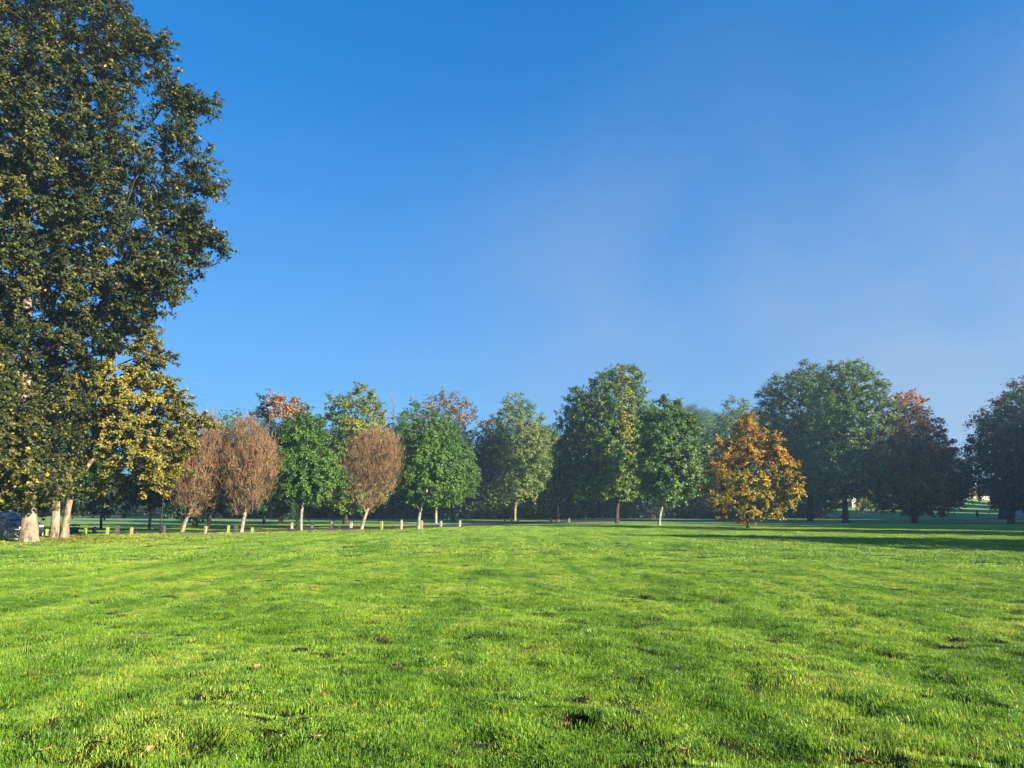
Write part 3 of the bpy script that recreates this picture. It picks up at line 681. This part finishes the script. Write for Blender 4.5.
mx = N(nt, 'ShaderNodeMix', data_type='RGBA'); ln.new(mr.outputs[0], mx.inputs[0]); ln.new(soil.outputs[0], mx.inputs[6]); ln.new(dm.outputs[2], mx.inputs[7])
b = N(nt, 'ShaderNodeBsdfPrincipled'); b.inputs['Roughness'].default_value = 1; b.inputs['Specular IOR Level'].default_value = .1
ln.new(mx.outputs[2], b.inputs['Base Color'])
n2 = N(nt, 'ShaderNodeTexNoise'); n2.inputs['Scale'].default_value = 3; n2.inputs['Detail'].default_value = 9; n2.inputs['Roughness'].default_value = .75; ln.new(pos, n2.inputs['Vector'])
bp = N(nt, 'ShaderNodeBump'); bp.inputs['Strength'].default_value = .7; bp.inputs['Distance'].default_value = .12; ln.new(n2.outputs['Fac'], bp.inputs['Height']); ln.new(bp.outputs[0], b.inputs['Normal'])
o = N(nt, 'ShaderNodeOutputMaterial'); ln.new(b.outputs[0], o.inputs['Surface']); TURF = m
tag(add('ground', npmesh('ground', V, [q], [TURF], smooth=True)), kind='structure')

# blade material
m, nt, ns, ln = mat('grass_blades'); g = N(nt, 'ShaderNodeNewGeometry'); pos = g.outputs['Position']
gc = grass_colour(nt, ln, pos); a = N(nt, 'ShaderNodeVertexColor', layer_name='Col')
mx = N(nt, 'ShaderNodeMix', data_type='RGBA', blend_type='MULTIPLY'); mx.inputs[0].default_value = 1; ln.new(gc, mx.inputs[6]); ln.new(a.outputs['Color'], mx.inputs[7])
b = N(nt, 'ShaderNodeBsdfPrincipled'); b.inputs['Roughness'].default_value = .42; b.inputs['Specular IOR Level'].default_value = .45; ln.new(mx.outputs[2], b.inputs['Base Color'])
t = N(nt, 'ShaderNodeBsdfTranslucent'); ln.new(mx.outputs[2], t.inputs['Color'])
s = N(nt, 'ShaderNodeMixShader'); s.inputs[0].default_value = .4; ln.new(b.outputs[0], s.inputs[1]); ln.new(t.outputs[0], s.inputs[2])
o = N(nt, 'ShaderNodeOutputMaterial'); ln.new(s.outputs[0], o.inputs['Surface']); BLADE = m

def blade_patch(nb, size, w, h, seed):
    r = np.random.default_rng(seed)
    x = r.normal(size=nb)*size*.30; y = r.normal(size=nb)*size*.30
    hh = h*r.uniform(.45, 1.25, nb)*(1-.35*np.hypot(x, y)/size); ww = w*r.uniform(.6, 1.3, nb)
    az = r.uniform(0, 6.283, nb); lean = r.uniform(.1, 1.0, nb)*hh; la = r.uniform(0, 6.283, nb)
    dx, dy = np.cos(az), np.sin(az); lx, ly = np.cos(la), np.sin(la); z0 = -.015
    V = np.empty((nb, 5, 3))
    V[:, 0] = np.stack([x-dx*ww/2, y-dy*ww/2, np.full(nb, z0)], 1); V[:, 1] = np.stack([x+dx*ww/2, y+dy*ww/2, np.full(nb, z0)], 1)
    mx_, my_ = x+lx*lean*.3, y+ly*lean*.3
    V[:, 2] = np.stack([mx_+dx*ww*.42, my_+dy*ww*.42, hh*.6], 1); V[:, 3] = np.stack([mx_-dx*ww*.42, my_-dy*ww*.42, hh*.6], 1)
    V[:, 4] = np.stack([x+lx*lean, y+ly*lean, hh], 1)
    b = (np.arange(nb)*5)[:, None]
    c = r.uniform(.6, 1.3, (nb, 1))*np.array([[1, 1, 1]])
    ye = r.uniform(0, 1, nb) < .10; c[ye] = c[ye]*np.array([1.9, 1.15, 1.2])
    me = npmesh('grass_tuft', V.reshape(-1, 3), [b+np.array([[0, 1, 2, 3]]), b+np.array([[3, 2, 4]])], [BLADE], col=np.repeat(c, 5, 0))
    return bpy.data.objects.new('grass_tuft', me)
# ---- park road behind the posts, broadened and darkened to paint in a strip of shade
ASPH = simple('asphalt', (.042, .043, .042), .9, scale=3, noise=.2)
cen = [(-70, 44), (-45, 46.5), (-30, 49.5), (-22, 54.5), (-12, 65), (-5, 78), (2, 95), (12, 105), (26, 113), (50, 115), (80, 113), (120, 120)]
cen = np.array(cen, float); Lc = np.concatenate([[0], np.cumsum(np.linalg.norm(np.diff(cen, axis=0), axis=1))]); sc_ = np.linspace(0, Lc[-1], 160)
cx_ = np.interp(sc_, Lc, cen[:, 0]); cy_ = np.interp(sc_, Lc, cen[:, 1])
for _ in range(8): cx_[1:-1] = (cx_[:-2]+2*cx_[1:-1]+cx_[2:])/4; cy_[1:-1] = (cy_[:-2]+2*cy_[1:-1]+cy_[2:])/4
tx = np.gradient(cx_); ty = np.gradient(cy_); l = np.hypot(tx, ty); nx, ny = -ty/l, tx/l
rows = []
for w in (-2.6, -1.3, 0, 1.3, 2.6): 
    X = cx_+nx*w; Y = cy_+ny*w; rows.append(np.stack([X, Y, ground_h(X, Y, False)+.06], 1))
V = np.concatenate(rows); k = np.arange(159); fs = np.concatenate([np.stack([r*160+k, (r+1)*160+k, (r+1)*160+k+1, r*160+k+1], 1)[:, ::-1] for r in range(4)])
tag(add('path', npmesh('path', V, [fs], [ASPH], smooth=True)), kind='structure')

near = [blade_patch(560, .34, .0042, .030, 100+i) for i in range(8)]
far = [blade_patch(480, 1.0, .012, .036, 200+i) for i in range(6)]
def grass_points(r0, r1, step, half):
    xs = np.arange(-r1, r1, step); ys = np.arange(-2, r1, step)
    X, Y = np.meshgrid(xs, ys); X = X.ravel()+rng.uniform(-.5, .5, X.size)*step; Y = Y.ravel()+rng.uniform(-.5, .5, Y.size)*step
    d = np.hypot(X, Y); k = (d > r0) & (d < r1) & (np.abs(np.arctan2(X, Y)) < half); return X[k], Y[k]
def grass(X, Y, protos, name_, hole=True, smin=.7, smax=1.3):
    n = len(X)
    dens = fbm(X/.8, Y/.8, 21)
    keep = rng.uniform(0, 1, n) < np.clip(1.6-(1-dens)*1.1, .1, 1)
    bare = fbm(X/.34+50, Y/.34, 41, 3); keep &= ~(bare < .27)
    if hole:
        for (hx, hy, r, dp) in HOLES:
            keep &= ~(((X-hx)**2+(Y-hy)**2) < (r*(1.0 if dp > .055 else .7))**2)
    keep &= road_dist(X, Y) > 2.7
    X, Y = X[keep], Y[keep]; n = len(X)
    e = .12; zx = (ground_h(X+e, Y)-ground_h(X-e, Y))/(2*e); zy = (ground_h(X, Y+e)-ground_h(X, Y-e))/(2*e)
    Z = ground_h(X, Y)
    ht = .30+1.5*fbm(X/.40, Y/.40, 31)**1.4
    s = rng.uniform(smin, smax, n)
    yaw = rng.uniform(0, 6.283, n)
    # tilt in the patch's own frame
    rx = zy*np.cos(yaw)+(-zx)*0 ; 
    rot = np.stack([np.arctan(zy*np.cos(yaw)-zx*np.sin(yaw)), np.arctan(-(zx*np.cos(yaw)+zy*np.sin(yaw))), yaw], 1)
    return np.stack([X, Y, Z], 1), rot, np.stack([s, s, s*ht], 1)
X1, Y1 = grass_points(1.5, 26, .17, R(47)); A = grass(X1, Y1, near, 'n')
tag(scatter('lawn_grass', *A, near, 'tuft_sources'), 'short bright green grass covering the near lawn', 'grass', kind='stuff')
X2, Y2 = grass_points(24, 75, .55, R(42)); A2 = grass(X2, Y2, far, 'f', smin=.8, smax=1.3)
tag(scatter('lawn_grass', *A2, far, 'far_tuft_sources'), 'short green grass covering the far part of the lawn', 'grass', kind='stuff')
print('grass instances', len(A[0]), len(A2[0]), 'woods', nW)

# ------------------------------------------------------------------ posts
PG = simple('post_wood_algae', (.25, .29, .07), .85, scale=14, noise=.3, bump=.3)
PT = simple('post_wood_tan', (.33, .25, .15), .85, scale=14, noise=.3, bump=.3)
PW = simple('post_wood_pale', (.34, .33, .26), .85, scale=14, noise=.25, bump=.3)
PD = simple('post_wood_dark', (.07, .065, .05), .9, scale=14, noise=.3, bump=.3)  # shade on the far row of posts, put into a darker wood colour
def post(x, y, h_px, m, label, wpx=2.8, group='wooden posts along the edge of the lawn'):
    X, D = gp(x, y); h = h_px*D/F*1.05+.04; w = wpx*D/F/2
    mb = MB(); mb.box(-w, w, -w, w, -.25, h-w*.55); mb.box(-w*.999, w*.999, -w*.999, w*.999, h-w*.55+.002, h, taper=w*.45)
    o = mb.build('bollard', m, bevel=w*.05); o.location = (X, D, float(ground_h(X, D))); o.rotation_euler = (random.uniform(-.03, .03), random.uniform(-.04, .04), random.uniform(-.3, .3))
    tag(o, label, 'post', group)
for (x, y, h, m_, lab) in [
  (1, 541, 9, PG, 'green tinged wooden post at the left edge beside the metal barrier'),
  (41, 537, 7, PW, 'pale grey wooden post just right of the huge tree trunk'),
  (46.5, 537, 6.5, PG, 'green tinged wooden post between the huge trunk and the twin trunks'),
  (85, 536, 6, PG, 'green tinged wooden post, first to the right of the twin trunks'),
  (107, 536, 7, PG, 'green tinged wooden post, second to the right of the twin trunks'),
  (131, 536, 7, PG, 'green tinged wooden post standing left of the thin dark pole'),
  (205, 534, 7, PT, 'tan green wooden post between the two left brown trees'),
  (228, 534.5, 7.5, PG, 'bright green tinged post just left of the egg shaped brown tree'),
  (252, 533.5, 5, PG, 'short green tinged post just right of the egg shaped brown tree'),
  (292, 529, 6, PW, 'pale post left of the trunk of the round crowned green tree'),
  (312, 528.5, 5, PW, 'pale post right of the trunk of the round crowned green tree'),
  (332, 528, 6, PW, 'pale post midway between the round green tree and the rounded brown tree'),
  (351, 528.5, 5.5, PW, 'dull pale post just left of the leaning trunk of the rounded brown tree'),
  (381.5, 530, 8, PG, 'yellow green post right of the leaning trunk of the rounded brown tree'),
  (401.5, 529.5, 8.5, PT, 'thick tan post left of the forked pale trunk'),
  (421.5, 529.5, 8, PT, 'tan post close against the forked pale trunk'),
  (441, 527, 5.5, PW, 'pale post right of the bright green forked tree'),
  (460, 526.5, 5.5, PW, 'lone pale post in front of the dark wood between two green trees'),
  (511.5, 523, 5, PW, 'small pale post beside the slim grey trunk in the middle'),
  (505, 523, 3, PG, 'tiny green post left of the slim grey trunk'),
  (518, 523.5, 3, PG, 'tiny green post right of the slim grey trunk'),
  (551, 522.5, 4, PW, 'small pale post left of the very thin trunk'),
  (569, 522.5, 4, PW, 'small pale post right of the very thin trunk'),
  (602, 519.5, 3, PG, 'tiny post in the shade left of the tallest green tree')]:
    post(x, y, h, m_, lab, 1.9 if y < 528.9 and x > 430 else 2.2)
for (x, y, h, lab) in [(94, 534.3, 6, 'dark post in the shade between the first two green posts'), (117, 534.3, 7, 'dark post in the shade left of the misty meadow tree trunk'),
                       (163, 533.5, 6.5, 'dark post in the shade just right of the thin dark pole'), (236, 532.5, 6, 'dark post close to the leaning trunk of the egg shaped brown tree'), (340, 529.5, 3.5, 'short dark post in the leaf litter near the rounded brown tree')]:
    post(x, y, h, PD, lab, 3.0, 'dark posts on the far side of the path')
# ---- litter bin
BIN = simple('bin_metal', (.02, .024, .022), .5, .3, scale=10)
X, D = gp(73.5, 534.5); root = empty('litter_bin', (X, D, float(ground_h(X, D)))); tag(root, 'dark square litter bin beside the twin pale trunks', 'bin')
mb = MB(); mb.box(-.2, .2, -.2, .2, .03, .46, taper=-.02); mb.build('body', BIN, root, bevel=.02)
mb = MB(); mb.box(-.24, .24, -.24, .24, .55, .60); mb.box(-.22, .22, -.22, .22, .603, .66, taper=.08)
for sx in (-1, 1):
    for sy in (-1, 1): mb.box(sx*.2-.02, sx*.2+.02, sy*.2-.02, sy*.2+.02, .463, .548)
mb.build('lid', BIN, root, bevel=.008)
# ---- thin pole
X, D = gp(160, 535); root = empty('slim_pole', (X, D, float(ground_h(X, D)))); tag(root, 'thin dark metal pole rising into the leaves left of the first brown tree', 'pole')
mb = MB(); mb.tube([(0, 0, -.2), (0, 0, .9), (0, 0, .95), (.01, 0, 4.2)], [.055, .055, .035, .03]); mb.build('shaft', BIN, root, smooth=True)
mb = MB(); mb.lathe([(.03, 4.2), (.12, 4.24), (.14, 4.42), (.05, 4.5)], 12); mb.build('lamp_head', BIN, root, smooth=True)

# ---- metal barrier and parked car at the far left edge
GAL = simple('galvanised_steel', (.33, .34, .36), .45, .6, scale=20, noise=.15)
X, D = gp(13, 541.5); root = empty('metal_barrier', (X, D, float(ground_h(X, D)))); tag(root, 'grey tubular metal barrier with diagonal braces left of the huge trunk', 'barrier')
mb = MB()
for (a, b_) in [((-1.9, .62), (.42, .62)), ((-1.9, .12), (.42, .12))]: mb.tube([(a[0], 0, a[1]), (b_[0], 0, b_[1])], [.022, .022])
mb.build('rails', GAL, root, smooth=True)
for x in (-1.9, -1.15, -.35, .42):
    mb = MB(); mb.tube([(x, 0, -.15), (x, 0, .66)], [.028, .028]); mb.build('upright', GAL, root, smooth=True)
for (x0, x1) in [(-.35, .42), (-1.15, -.35), (-1.9, -1.15)]:
    mb = MB(); mb.tube([(x0, 0.0, .12), (x1, 0.0, .62)], [.015, .015]); mb.tube([(x0, 0.04, .62), (x1, 0.04, .12)], [.015, .015]); mb.build('brace', GAL, root, smooth=True)
CARP = simple('car_paint_dark', (.05, .055, .065), .25, .4, noise=.05, spec=.6); GLS = simple('car_glass', (.02, .025, .03), .08, 0, noise=.05, spec=.8)
TYR = simple('tyre_rubber', (.02, .02, .02), .8); RIM = simple('wheel_alloy', (.35, .35, .36), .35, .8); LMP = simple('lamp_lens', (.55, .55, .5), .15, 0, spec=.8)
def car(X, D, yaw):
    root = empty('parked_car', (X, D, float(ground_h(X, D)))); root.rotation_euler.z = yaw
    tag(root, 'dark parked car mostly cut off by the left edge behind the metal barrier', 'car')
    prof = [(-2.1, .35), (-2.12, .75), (-1.95, .95), (-1.75, 1.02), (-1.35, 1.38), (-.9, 1.47), (.1, 1.47), (.45, 1.38), (1.05, .98), (1.75, .86), (2.08, .72), (2.14, .45), (2.05, .3), (1.75, .25), (-1.8, .25)]
    secs = [(-.86, .90, .0), (-.80, 1.0, 0), (-.6, 1.0, .02), (0, 1.0, .03), (.6, 1.0, .02), (.80, 1.0, 0), (.86, .90, 0)]
    v = []; f = []; n = len(prof)
    for (y, s, up) in secs:
        for (x, zz) in prof:
            yy = y*(1-.16*max(0, (zz-.95)/.5)); v.append((x*(.97 if s < 1 else 1), yy, .25+(zz-.25)*(s if zz > 1 else 1)+(up if zz > .8 else 0)))
    for i in range(len(secs)-1):
        for k in range(n): f.append((i*n+k, i*n+(k+1) % n, (i+1)*n+(k+1) % n, (i+1)*n+k))
    f.append(tuple(range(n))); f.append(tuple(range((len(secs)-1)*n+n-1, (len(secs)-1)*n-1, -1)))
    mb = MB(); mb.put(v, f); mb.build('body', CARP, root, smooth=False, bevel=.02)
    for sy in (-1, 1):
        mb = MB()
        mb.put([(-1.25, sy*.79, 1.02), (.85, sy*.79, 1.02), (.35, sy*.725, 1.34), (-1.0, sy*.725, 1.34), (-1.25, sy*.84, 1.02), (.85, sy*.84, 1.02), (.35, sy*.775, 1.34), (-1.0, sy*.775, 1.34)],
               [(0,1,2,3),(7,6,5,4),(0,4,5,1),(1,5,6,2),(2,6,7,3),(3,7,4,0)]); mb.build('side_window', GLS, root)
        for x in (-1.3, 1.3):
            w = empty('wheel', (x, sy*.78, .31)); w.parent = root; w.rotation_euler.x = R(90)
            mb = MB(); mb.lathe([(.20, -.1), (.29, -.11), (.315, -.06), (.315, .06), (.29, .11), (.20, .1)], 24); mb.build('tyre', TYR, w, smooth=True)
            mb = MB(); mb.lathe([(.03, -.12), (.2, -.115), (.2, .115), (.03, .12)], 16); mb.build('rim', RIM, w)
        mb = MB(); mb.box(2.0, 2.13, sy*.62-.14, sy*.62+.14, .62, .74); mb.build('headlight', LMP, root, bevel=.02)
    mb = MB(); mb.put([(.47, -.66, 1.385), (.47, .66, 1.385), (1.03, .74, 1.03), (1.03, -.74, 1.03), (.44, -.66, 1.35), (.44, .66, 1.35), (.98, .74, 1.0), (.98, -.74, 1.0)], [(0,3,2,1),(4,5,6,7),(0,1,5,4),(1,2,6,5),(2,3,7,6),(3,0,4,7)])
    mb.build('windscreen', GLS, root).location = (.02, 0, .035)
X, D = gp(-8, 539.5); car(X-.6, D+1.5, R(-12))

# ---- far buildings seen under the trees on the right
CREAM = simple('cream_render', (.62, .52, .40), .85, noise=.1, scale=2); ROOF = simple('roof_tiles', (.16, .10, .08), .85, noise=.3, scale=6); GREYW = simple('grey_cladding', (.38, .40, .43), .7, noise=.1, scale=2)
WIN = simple('window_glass', (.03, .035, .04), .1, spec=.8); FRM = simple('white_frame', (.75, .75, .72), .5, noise=.05); DOORM = simple('door_paint', (.12, .06, .04), .5)
def house(name, label, X, Y, w, d, h, rh, wallm, yaw=0, z0=None):
    root = empty(name, (X, Y, float(ground_h(X, Y, False)) if z0 is None else z0)); root.rotation_euler.z = yaw; tag(root, label, 'building')
    mb = MB(); mb.box(-w/2, w/2, -d/2, d/2, -.8, h)
    mb.put([(-w/2, -d/2, h), (-w/2, d/2, h), (-w/2, 0, h+rh-.1), (-w/2+.3, -d/2, h), (-w/2+.3, d/2, h), (-w/2+.3, 0, h+rh-.1)], [(0,2,1),(3,4,5),(0,3,5,2),(2,5,4,1)])
    mb.put([(w/2, -d/2, h), (w/2, d/2, h), (w/2, 0, h+rh-.1), (w/2-.3, -d/2, h), (w/2-.3, d/2, h), (w/2-.3, 0, h+rh-.1)], [(0,1,2),(3,5,4),(0,2,5,3),(2,1,4,5)])
    mb.build('wall', wallm, root)
    o = .4; mb = MB()
    for s in (-1, 1):
        mb.put([(-w/2-o, s*(d/2+o), h-.15), (w/2+o, s*(d/2+o), h-.15), (w/2+o, 0, h+rh), (-w/2-o, 0, h+rh), (-w/2-o, s*(d/2+o), h+.0), (w/2+o, s*(d/2+o), h+.0), (w/2+o, 0, h+rh+.18), (-w/2-o, 0, h+rh+.18)],
               [(0,1,2,3),(7,6,5,4),(0,4,5,1),(1,5,6,2),(2,6,7,3),(3,7,4,0)])
    rf = mb.build('roof', ROOF, root)
    mb = MB(); mb.box(w*.25, w*.25+.9, -.4, .5, h+rh*.5, h+rh+1.2); mb.build('chimney', wallm, rf)
    nx_ = max(2, int(w/3)); fl = 2 if h > 4.5 else 1
    for fi in range(fl):
        for k in range(nx_):
            xc = -w/2+w*(k+.5)/nx_; zz = 1.0+fi*2.7
            if fi == 0 and k == nx_//2:
                mb = MB(); mb.box(xc-.5, xc+.5, -d/2-.05, -d/2+.05, 0, 2.1); mb.build('door', DOORM, root); continue
            mb = MB(); mb.box(xc-.62, xc+.62, -d/2-.08, -d/2+.04, zz-.07, zz+1.37); wn = mb.build('window', FRM, root)
            mb = MB(); mb.box(xc-.53, xc-.03, -d/2-.10, -d/2-.02, zz+.02, zz+1.28); mb.box(xc+.03, xc+.53, -d/2-.10, -d/2-.02, zz+.02, zz+1.28); mb.build('pane', WIN, wn)
    return root
p = at(862, 510, 190); house('cottage', 'cream cottage far off glimpsed between the broad tree and the copper tree', p[0], 190, 10, 7, 3.2, 1.8, CREAM, R(8))
p = at(972, 510, 260); house('cottage', 'sunlit cream cottage far off between the copper tree and the right hand tree', p[0], 260, 9, 7, 2.6, 1.6, CREAM, R(15))
p = at(1052, 510, 150); house('pavilion', 'long grey pavilion at the right edge beyond the leaning tree', p[0], 150, 14, 8, 2.6, 1.2, GREYW, R(5))
X, D = at(977, 511, 140)[0], 140
mb = MB(); mb.box(-.14, .14, -.14, .14, -.3, 1.15, taper=.01); mb.box(-.2, .2, -.2, .2, 1.153, 1.3, taper=.08)
o = mb.build('gate_post', PD, bevel=.02); o.location = (X, D, float(ground_h(X, D, False))); tag(o, 'dark reddish gate post against the sunlit cream cottage', 'post')

# ---- fallen leaves on the near grass
FL = [simple('dead_leaf_red', (.38, .10, .05), .7, noise=.3, scale=30), simple('dead_leaf_tan', (.45, .24, .12), .7, noise=.3, scale=30)]
def fallen(x, y, s, k, yaw, label):
    s = s*.58
    X, D = gp(x, y); out = []; seg = 14
    pts = []
    for i in range(seg):
        t = 2*math.pi*i/seg; r = s*(.5+.14*math.cos(5*t)+.05*math.sin(3*t)); pts.append((r*math.cos(t), r*math.sin(t), s*.10*math.cos(2*t)+random.uniform(0, .006)))
    v = [(0, 0, 0)]+pts+[(0, 0, -.003)]+[(a, b, c-.003) for a, b, c in pts]
    f = [(0, 1+i, 1+(i+1) % seg) for i in range(seg)]+[(seg+1, seg+2+(i+1) % seg, seg+2+i) for i in range(seg)]+[(1+i, seg+2+i, seg+2+(i+1) % seg, 1+(i+1) % seg) for i in range(seg)]
    mb = MB(); mb.put(v, f); mb.tube([(s*.4, 0, 0), (s*.9, .01, .02)], [.002, .001], 5)
    o = mb.build('fallen_leaf', FL[k]); o.location = (X, D, float(ground_h(X, D))+.055); o.rotation_euler = (R(-25), R(random.uniform(-15, 20)), yaw); tag(o, label, 'leaf', 'dead leaves lying on the lawn')
for a in [(863, 764, .15, 0, .4, 'red brown dead leaf at the bottom edge of the lawn on the right'), (45, 763, .10, 1, 1.2, 'tan dead leaf at the bottom left corner of the lawn'), (180, 760, .09, 1, 2.2, 'tan dead leaf on the lawn beside the leftmost dark hollow'),
          (149, 766, .08, 1, 3, 'small tan dead leaf at the bottom edge of the lawn on the left'), (313, 749, .12, 1, .2, 'pale brown dead leaf in the grass, between the tan leaves and the dark hollow'), (257, 673, .09, 1, 2.6, 'tiny tan dead leaf up the slope, farthest from the camera'),
          (566, 731, .10, 0, 1.9, 'reddish dead leaf beside the big dark hollow'), (682, 764, .09, 1, .9, 'tan dead leaf right of the big dark hollow at the bottom edge'), (322, 705, .09, 0, .1, 'small reddish dead leaf in the middle of the left lawn')]:
    fallen(*a)

rngl = np.random.default_rng(5); LP = []
for (cxp, cyp, sx, sy, n_) in [(-25, 37.5, 4.5, 3.0, 1500), (-26, 41, 5, 2.2, 900), (-17, 57, 4, 1.8, 900), (-20, 47, 5, 1.6, 500), (-11, 56, 3, 1.2, 300)]:
    LP.append(np.stack([cxp+rngl.normal(size=n_)*sx, cyp+rngl.normal(size=n_)*sy], 1))
LP = np.concatenate(LP); LZ = ground_h(LP[:, 0], LP[:, 1])+.05; P = np.stack([LP[:, 0], LP[:, 1], LZ], 1)
rng = rngl; V = leaf_quads(P, .13, np.zeros_like(P), upb=2.2)
lc = np.array([(.30, .16, .06), (.22, .11, .05), (.42, .28, .08), (.14, .08, .04)])[rngl.integers(0, 4, len(P))]
tag(add('leaf_litter', npmesh('leaf_litter', V, [np.arange(len(V)).reshape(-1, 4)], [LEAF], col=np.repeat(lc, 4, 0))), 'brown fallen leaves strewn in the grass under the trees', 'leaf litter', kind='stuff')

# ------------------------------------------------------------------ haze
mb = MB(); mb.box(-1350, 1350, -1350, 1350, -2, 52)
m, nt, ns, ln = mat('haze'); pv = N(nt, 'ShaderNodeVolumePrincipled'); pv.inputs['Color'].default_value = (.50, .76, 1, 1); pv.inputs['Density'].default_value = .0006; pv.inputs['Anisotropy'].default_value = .2
o = N(nt, 'ShaderNodeOutputMaterial'); ln.new(pv.outputs[0], o.inputs['Volume'])
tag(mb.build('haze', m), kind='stuff')

# ------------------------------------------------------------------ light
EL = R(18); AZ = R(35)
S = Vector((math.cos(AZ)*math.cos(EL), -math.sin(AZ)*math.cos(EL), math.sin(EL)))
l = bpy.data.lights.new('sun', 'SUN'); l.energy = 5.0; l.angle = R(.53); l.color = (1, .90, .76)
so = bpy.data.objects.new('sun', l); C.objects.link(so); so.rotation_euler = S.to_track_quat('Z', 'Y').to_euler()
w = bpy.data.worlds.new('World'); bpy.context.scene.world = w; w.use_nodes = True; nt = w.node_tree; nt.nodes.clear(); ln = nt.links
sky = N(nt, 'ShaderNodeTexSky', sky_type='NISHITA'); sky.sun_disc = False; sky.sun_elevation = EL; sky.sun_rotation = math.atan2(S.x, S.y); sky.altitude = 50
sky.air_density = 1.0; sky.dust_density = .15; sky.ozone_density = 3.0
hs = N(nt, 'ShaderNodeHueSaturation'); hs.inputs['Saturation'].default_value = 1.25; ln.new(sky.outputs[0], hs.inputs['Color'])
cg = N(nt, 'ShaderNodeMix', data_type='RGBA', blend_type='MULTIPLY'); cg.inputs[0].default_value = 1; ln.new(hs.outputs[0], cg.inputs[6]); cg.inputs[7].default_value = (1, .97, 1.3, 1)
gm = N(nt, 'ShaderNodeGamma'); gm.inputs['Gamma'].default_value = .6; ln.new(cg.outputs[2], gm.inputs['Color'])
c2 = N(nt, 'ShaderNodeMix', data_type='RGBA', blend_type='MULTIPLY'); c2.inputs[0].default_value = 1; ln.new(gm.outputs[0], c2.inputs[6]); c2.inputs[7].default_value = (.06, 1.07, 1.62, 1)
# thin drifting mist, high and to the right
tc = N(nt, 'ShaderNodeTexCoord'); 
def blob(cx, cy, rad, st):
    d = ray(cx, cy); d = d/np.linalg.norm(d)
    dp = N(nt, 'ShaderNodeVectorMath', operation='DISTANCE'); ln.new(tc.outputs['Generated'], dp.inputs[0]); dp.inputs[1].default_value = tuple(d)
    r = N(nt, 'ShaderNodeMapRange', interpolation_type='SMOOTHSTEP'); r.inputs[1].default_value = rad; r.inputs[2].default_value = 0; r.inputs[3].default_value = 0; r.inputs[4].default_value = st
    ln.new(dp.outputs['Value'], r.inputs[0]); return r.outputs[0]
def madd(a, b):
    n = N(nt, 'ShaderNodeMath', operation='ADD'); ln.new(a, n.inputs[0]); ln.new(b, n.inputs[1]); return n.outputs[0]
bl = madd(madd(blob(1080, 330, .46, .60), blob(590, 320, .36, .26)), blob(740, 160, .26, .24))
nz = N(nt, 'ShaderNodeTexNoise'); nz.inputs['Scale'].default_value = 3.2; nz.inputs['Detail'].default_value = 5; nz.inputs['Roughness'].default_value = .5; ln.new(tc.outputs['Generated'], nz.inputs['Vector'])
nr = N(nt, 'ShaderNodeMapRange'); nr.inputs[1].default_value = .32; nr.inputs[2].default_value = .62; nr.inputs[3].default_value = .1; nr.inputs[4].default_value = 1.1; ln.new(nz.outputs['Fac'], nr.inputs[0])
mm_ = N(nt, 'ShaderNodeMath', operation='MULTIPLY'); ln.new(bl, mm_.inputs[0]); ln.new(nr.outputs[0], mm_.inputs[1])
sp = N(nt, 'ShaderNodeSeparateXYZ'); ln.new(tc.outputs['Generated'], sp.inputs[0])
hz = N(nt, 'ShaderNodeMapRange', interpolation_type='SMOOTHSTEP'); hz.inputs[1].default_value = .62; hz.inputs[2].default_value = 0; hz.inputs[3].default_value = 0; hz.inputs[4].default_value = .42; ln.new(sp.outputs[2], hz.inputs[0])
mm = N(nt, 'ShaderNodeMath', operation='ADD'); mm.use_clamp = True; ln.new(mm_.outputs[0], mm.inputs[0]); ln.new(hz.outputs[0], mm.inputs[1])
mx = N(nt, 'ShaderNodeMix', data_type='RGBA'); ln.new(mm.outputs[0], mx.inputs[0]); ln.new(c2.outputs[2], mx.inputs[6]); mx.inputs[7].default_value = (1.9, 2.45, 3.4, 1)
bg = N(nt, 'ShaderNodeBackground'); bg.inputs['Strength'].default_value = .062; ln.new(mx.outputs[2], bg.inputs['Color'])
wo = N(nt, 'ShaderNodeOutputWorld'); ln.new(bg.outputs[0], wo.inputs['Surface'])

# ------------------------------------------------------------------ camera, render settings
cd = bpy.data.cameras.new('camera'); cam = bpy.data.objects.new('camera', cd); C.objects.link(cam)
cd.sensor_width = 36; cd.lens = F/1024*36; cd.clip_end = 5000; cd.clip_start = .05
cam.location = (0, 0, CAMH); cam.rotation_euler = (R(90)+PITCH, 0, 0)
sc = bpy.context.scene; sc.camera = cam
sc.view_settings.view_transform = 'Standard'; sc.view_settings.look = 'None'; sc.view_settings.gamma = 1; sc.view_settings.exposure = 1.67
sc.render.engine = 'CYCLES'; cy = sc.cycles
cy.max_bounces = 6; cy.diffuse_bounces = 2; cy.glossy_bounces = 2; cy.transmission_bounces = 3; cy.volume_bounces = 0; cy.transparent_max_bounces = 4
cy.use_denoising = True; cy.use_adaptive_sampling = True; cy.adaptive_threshold = .02
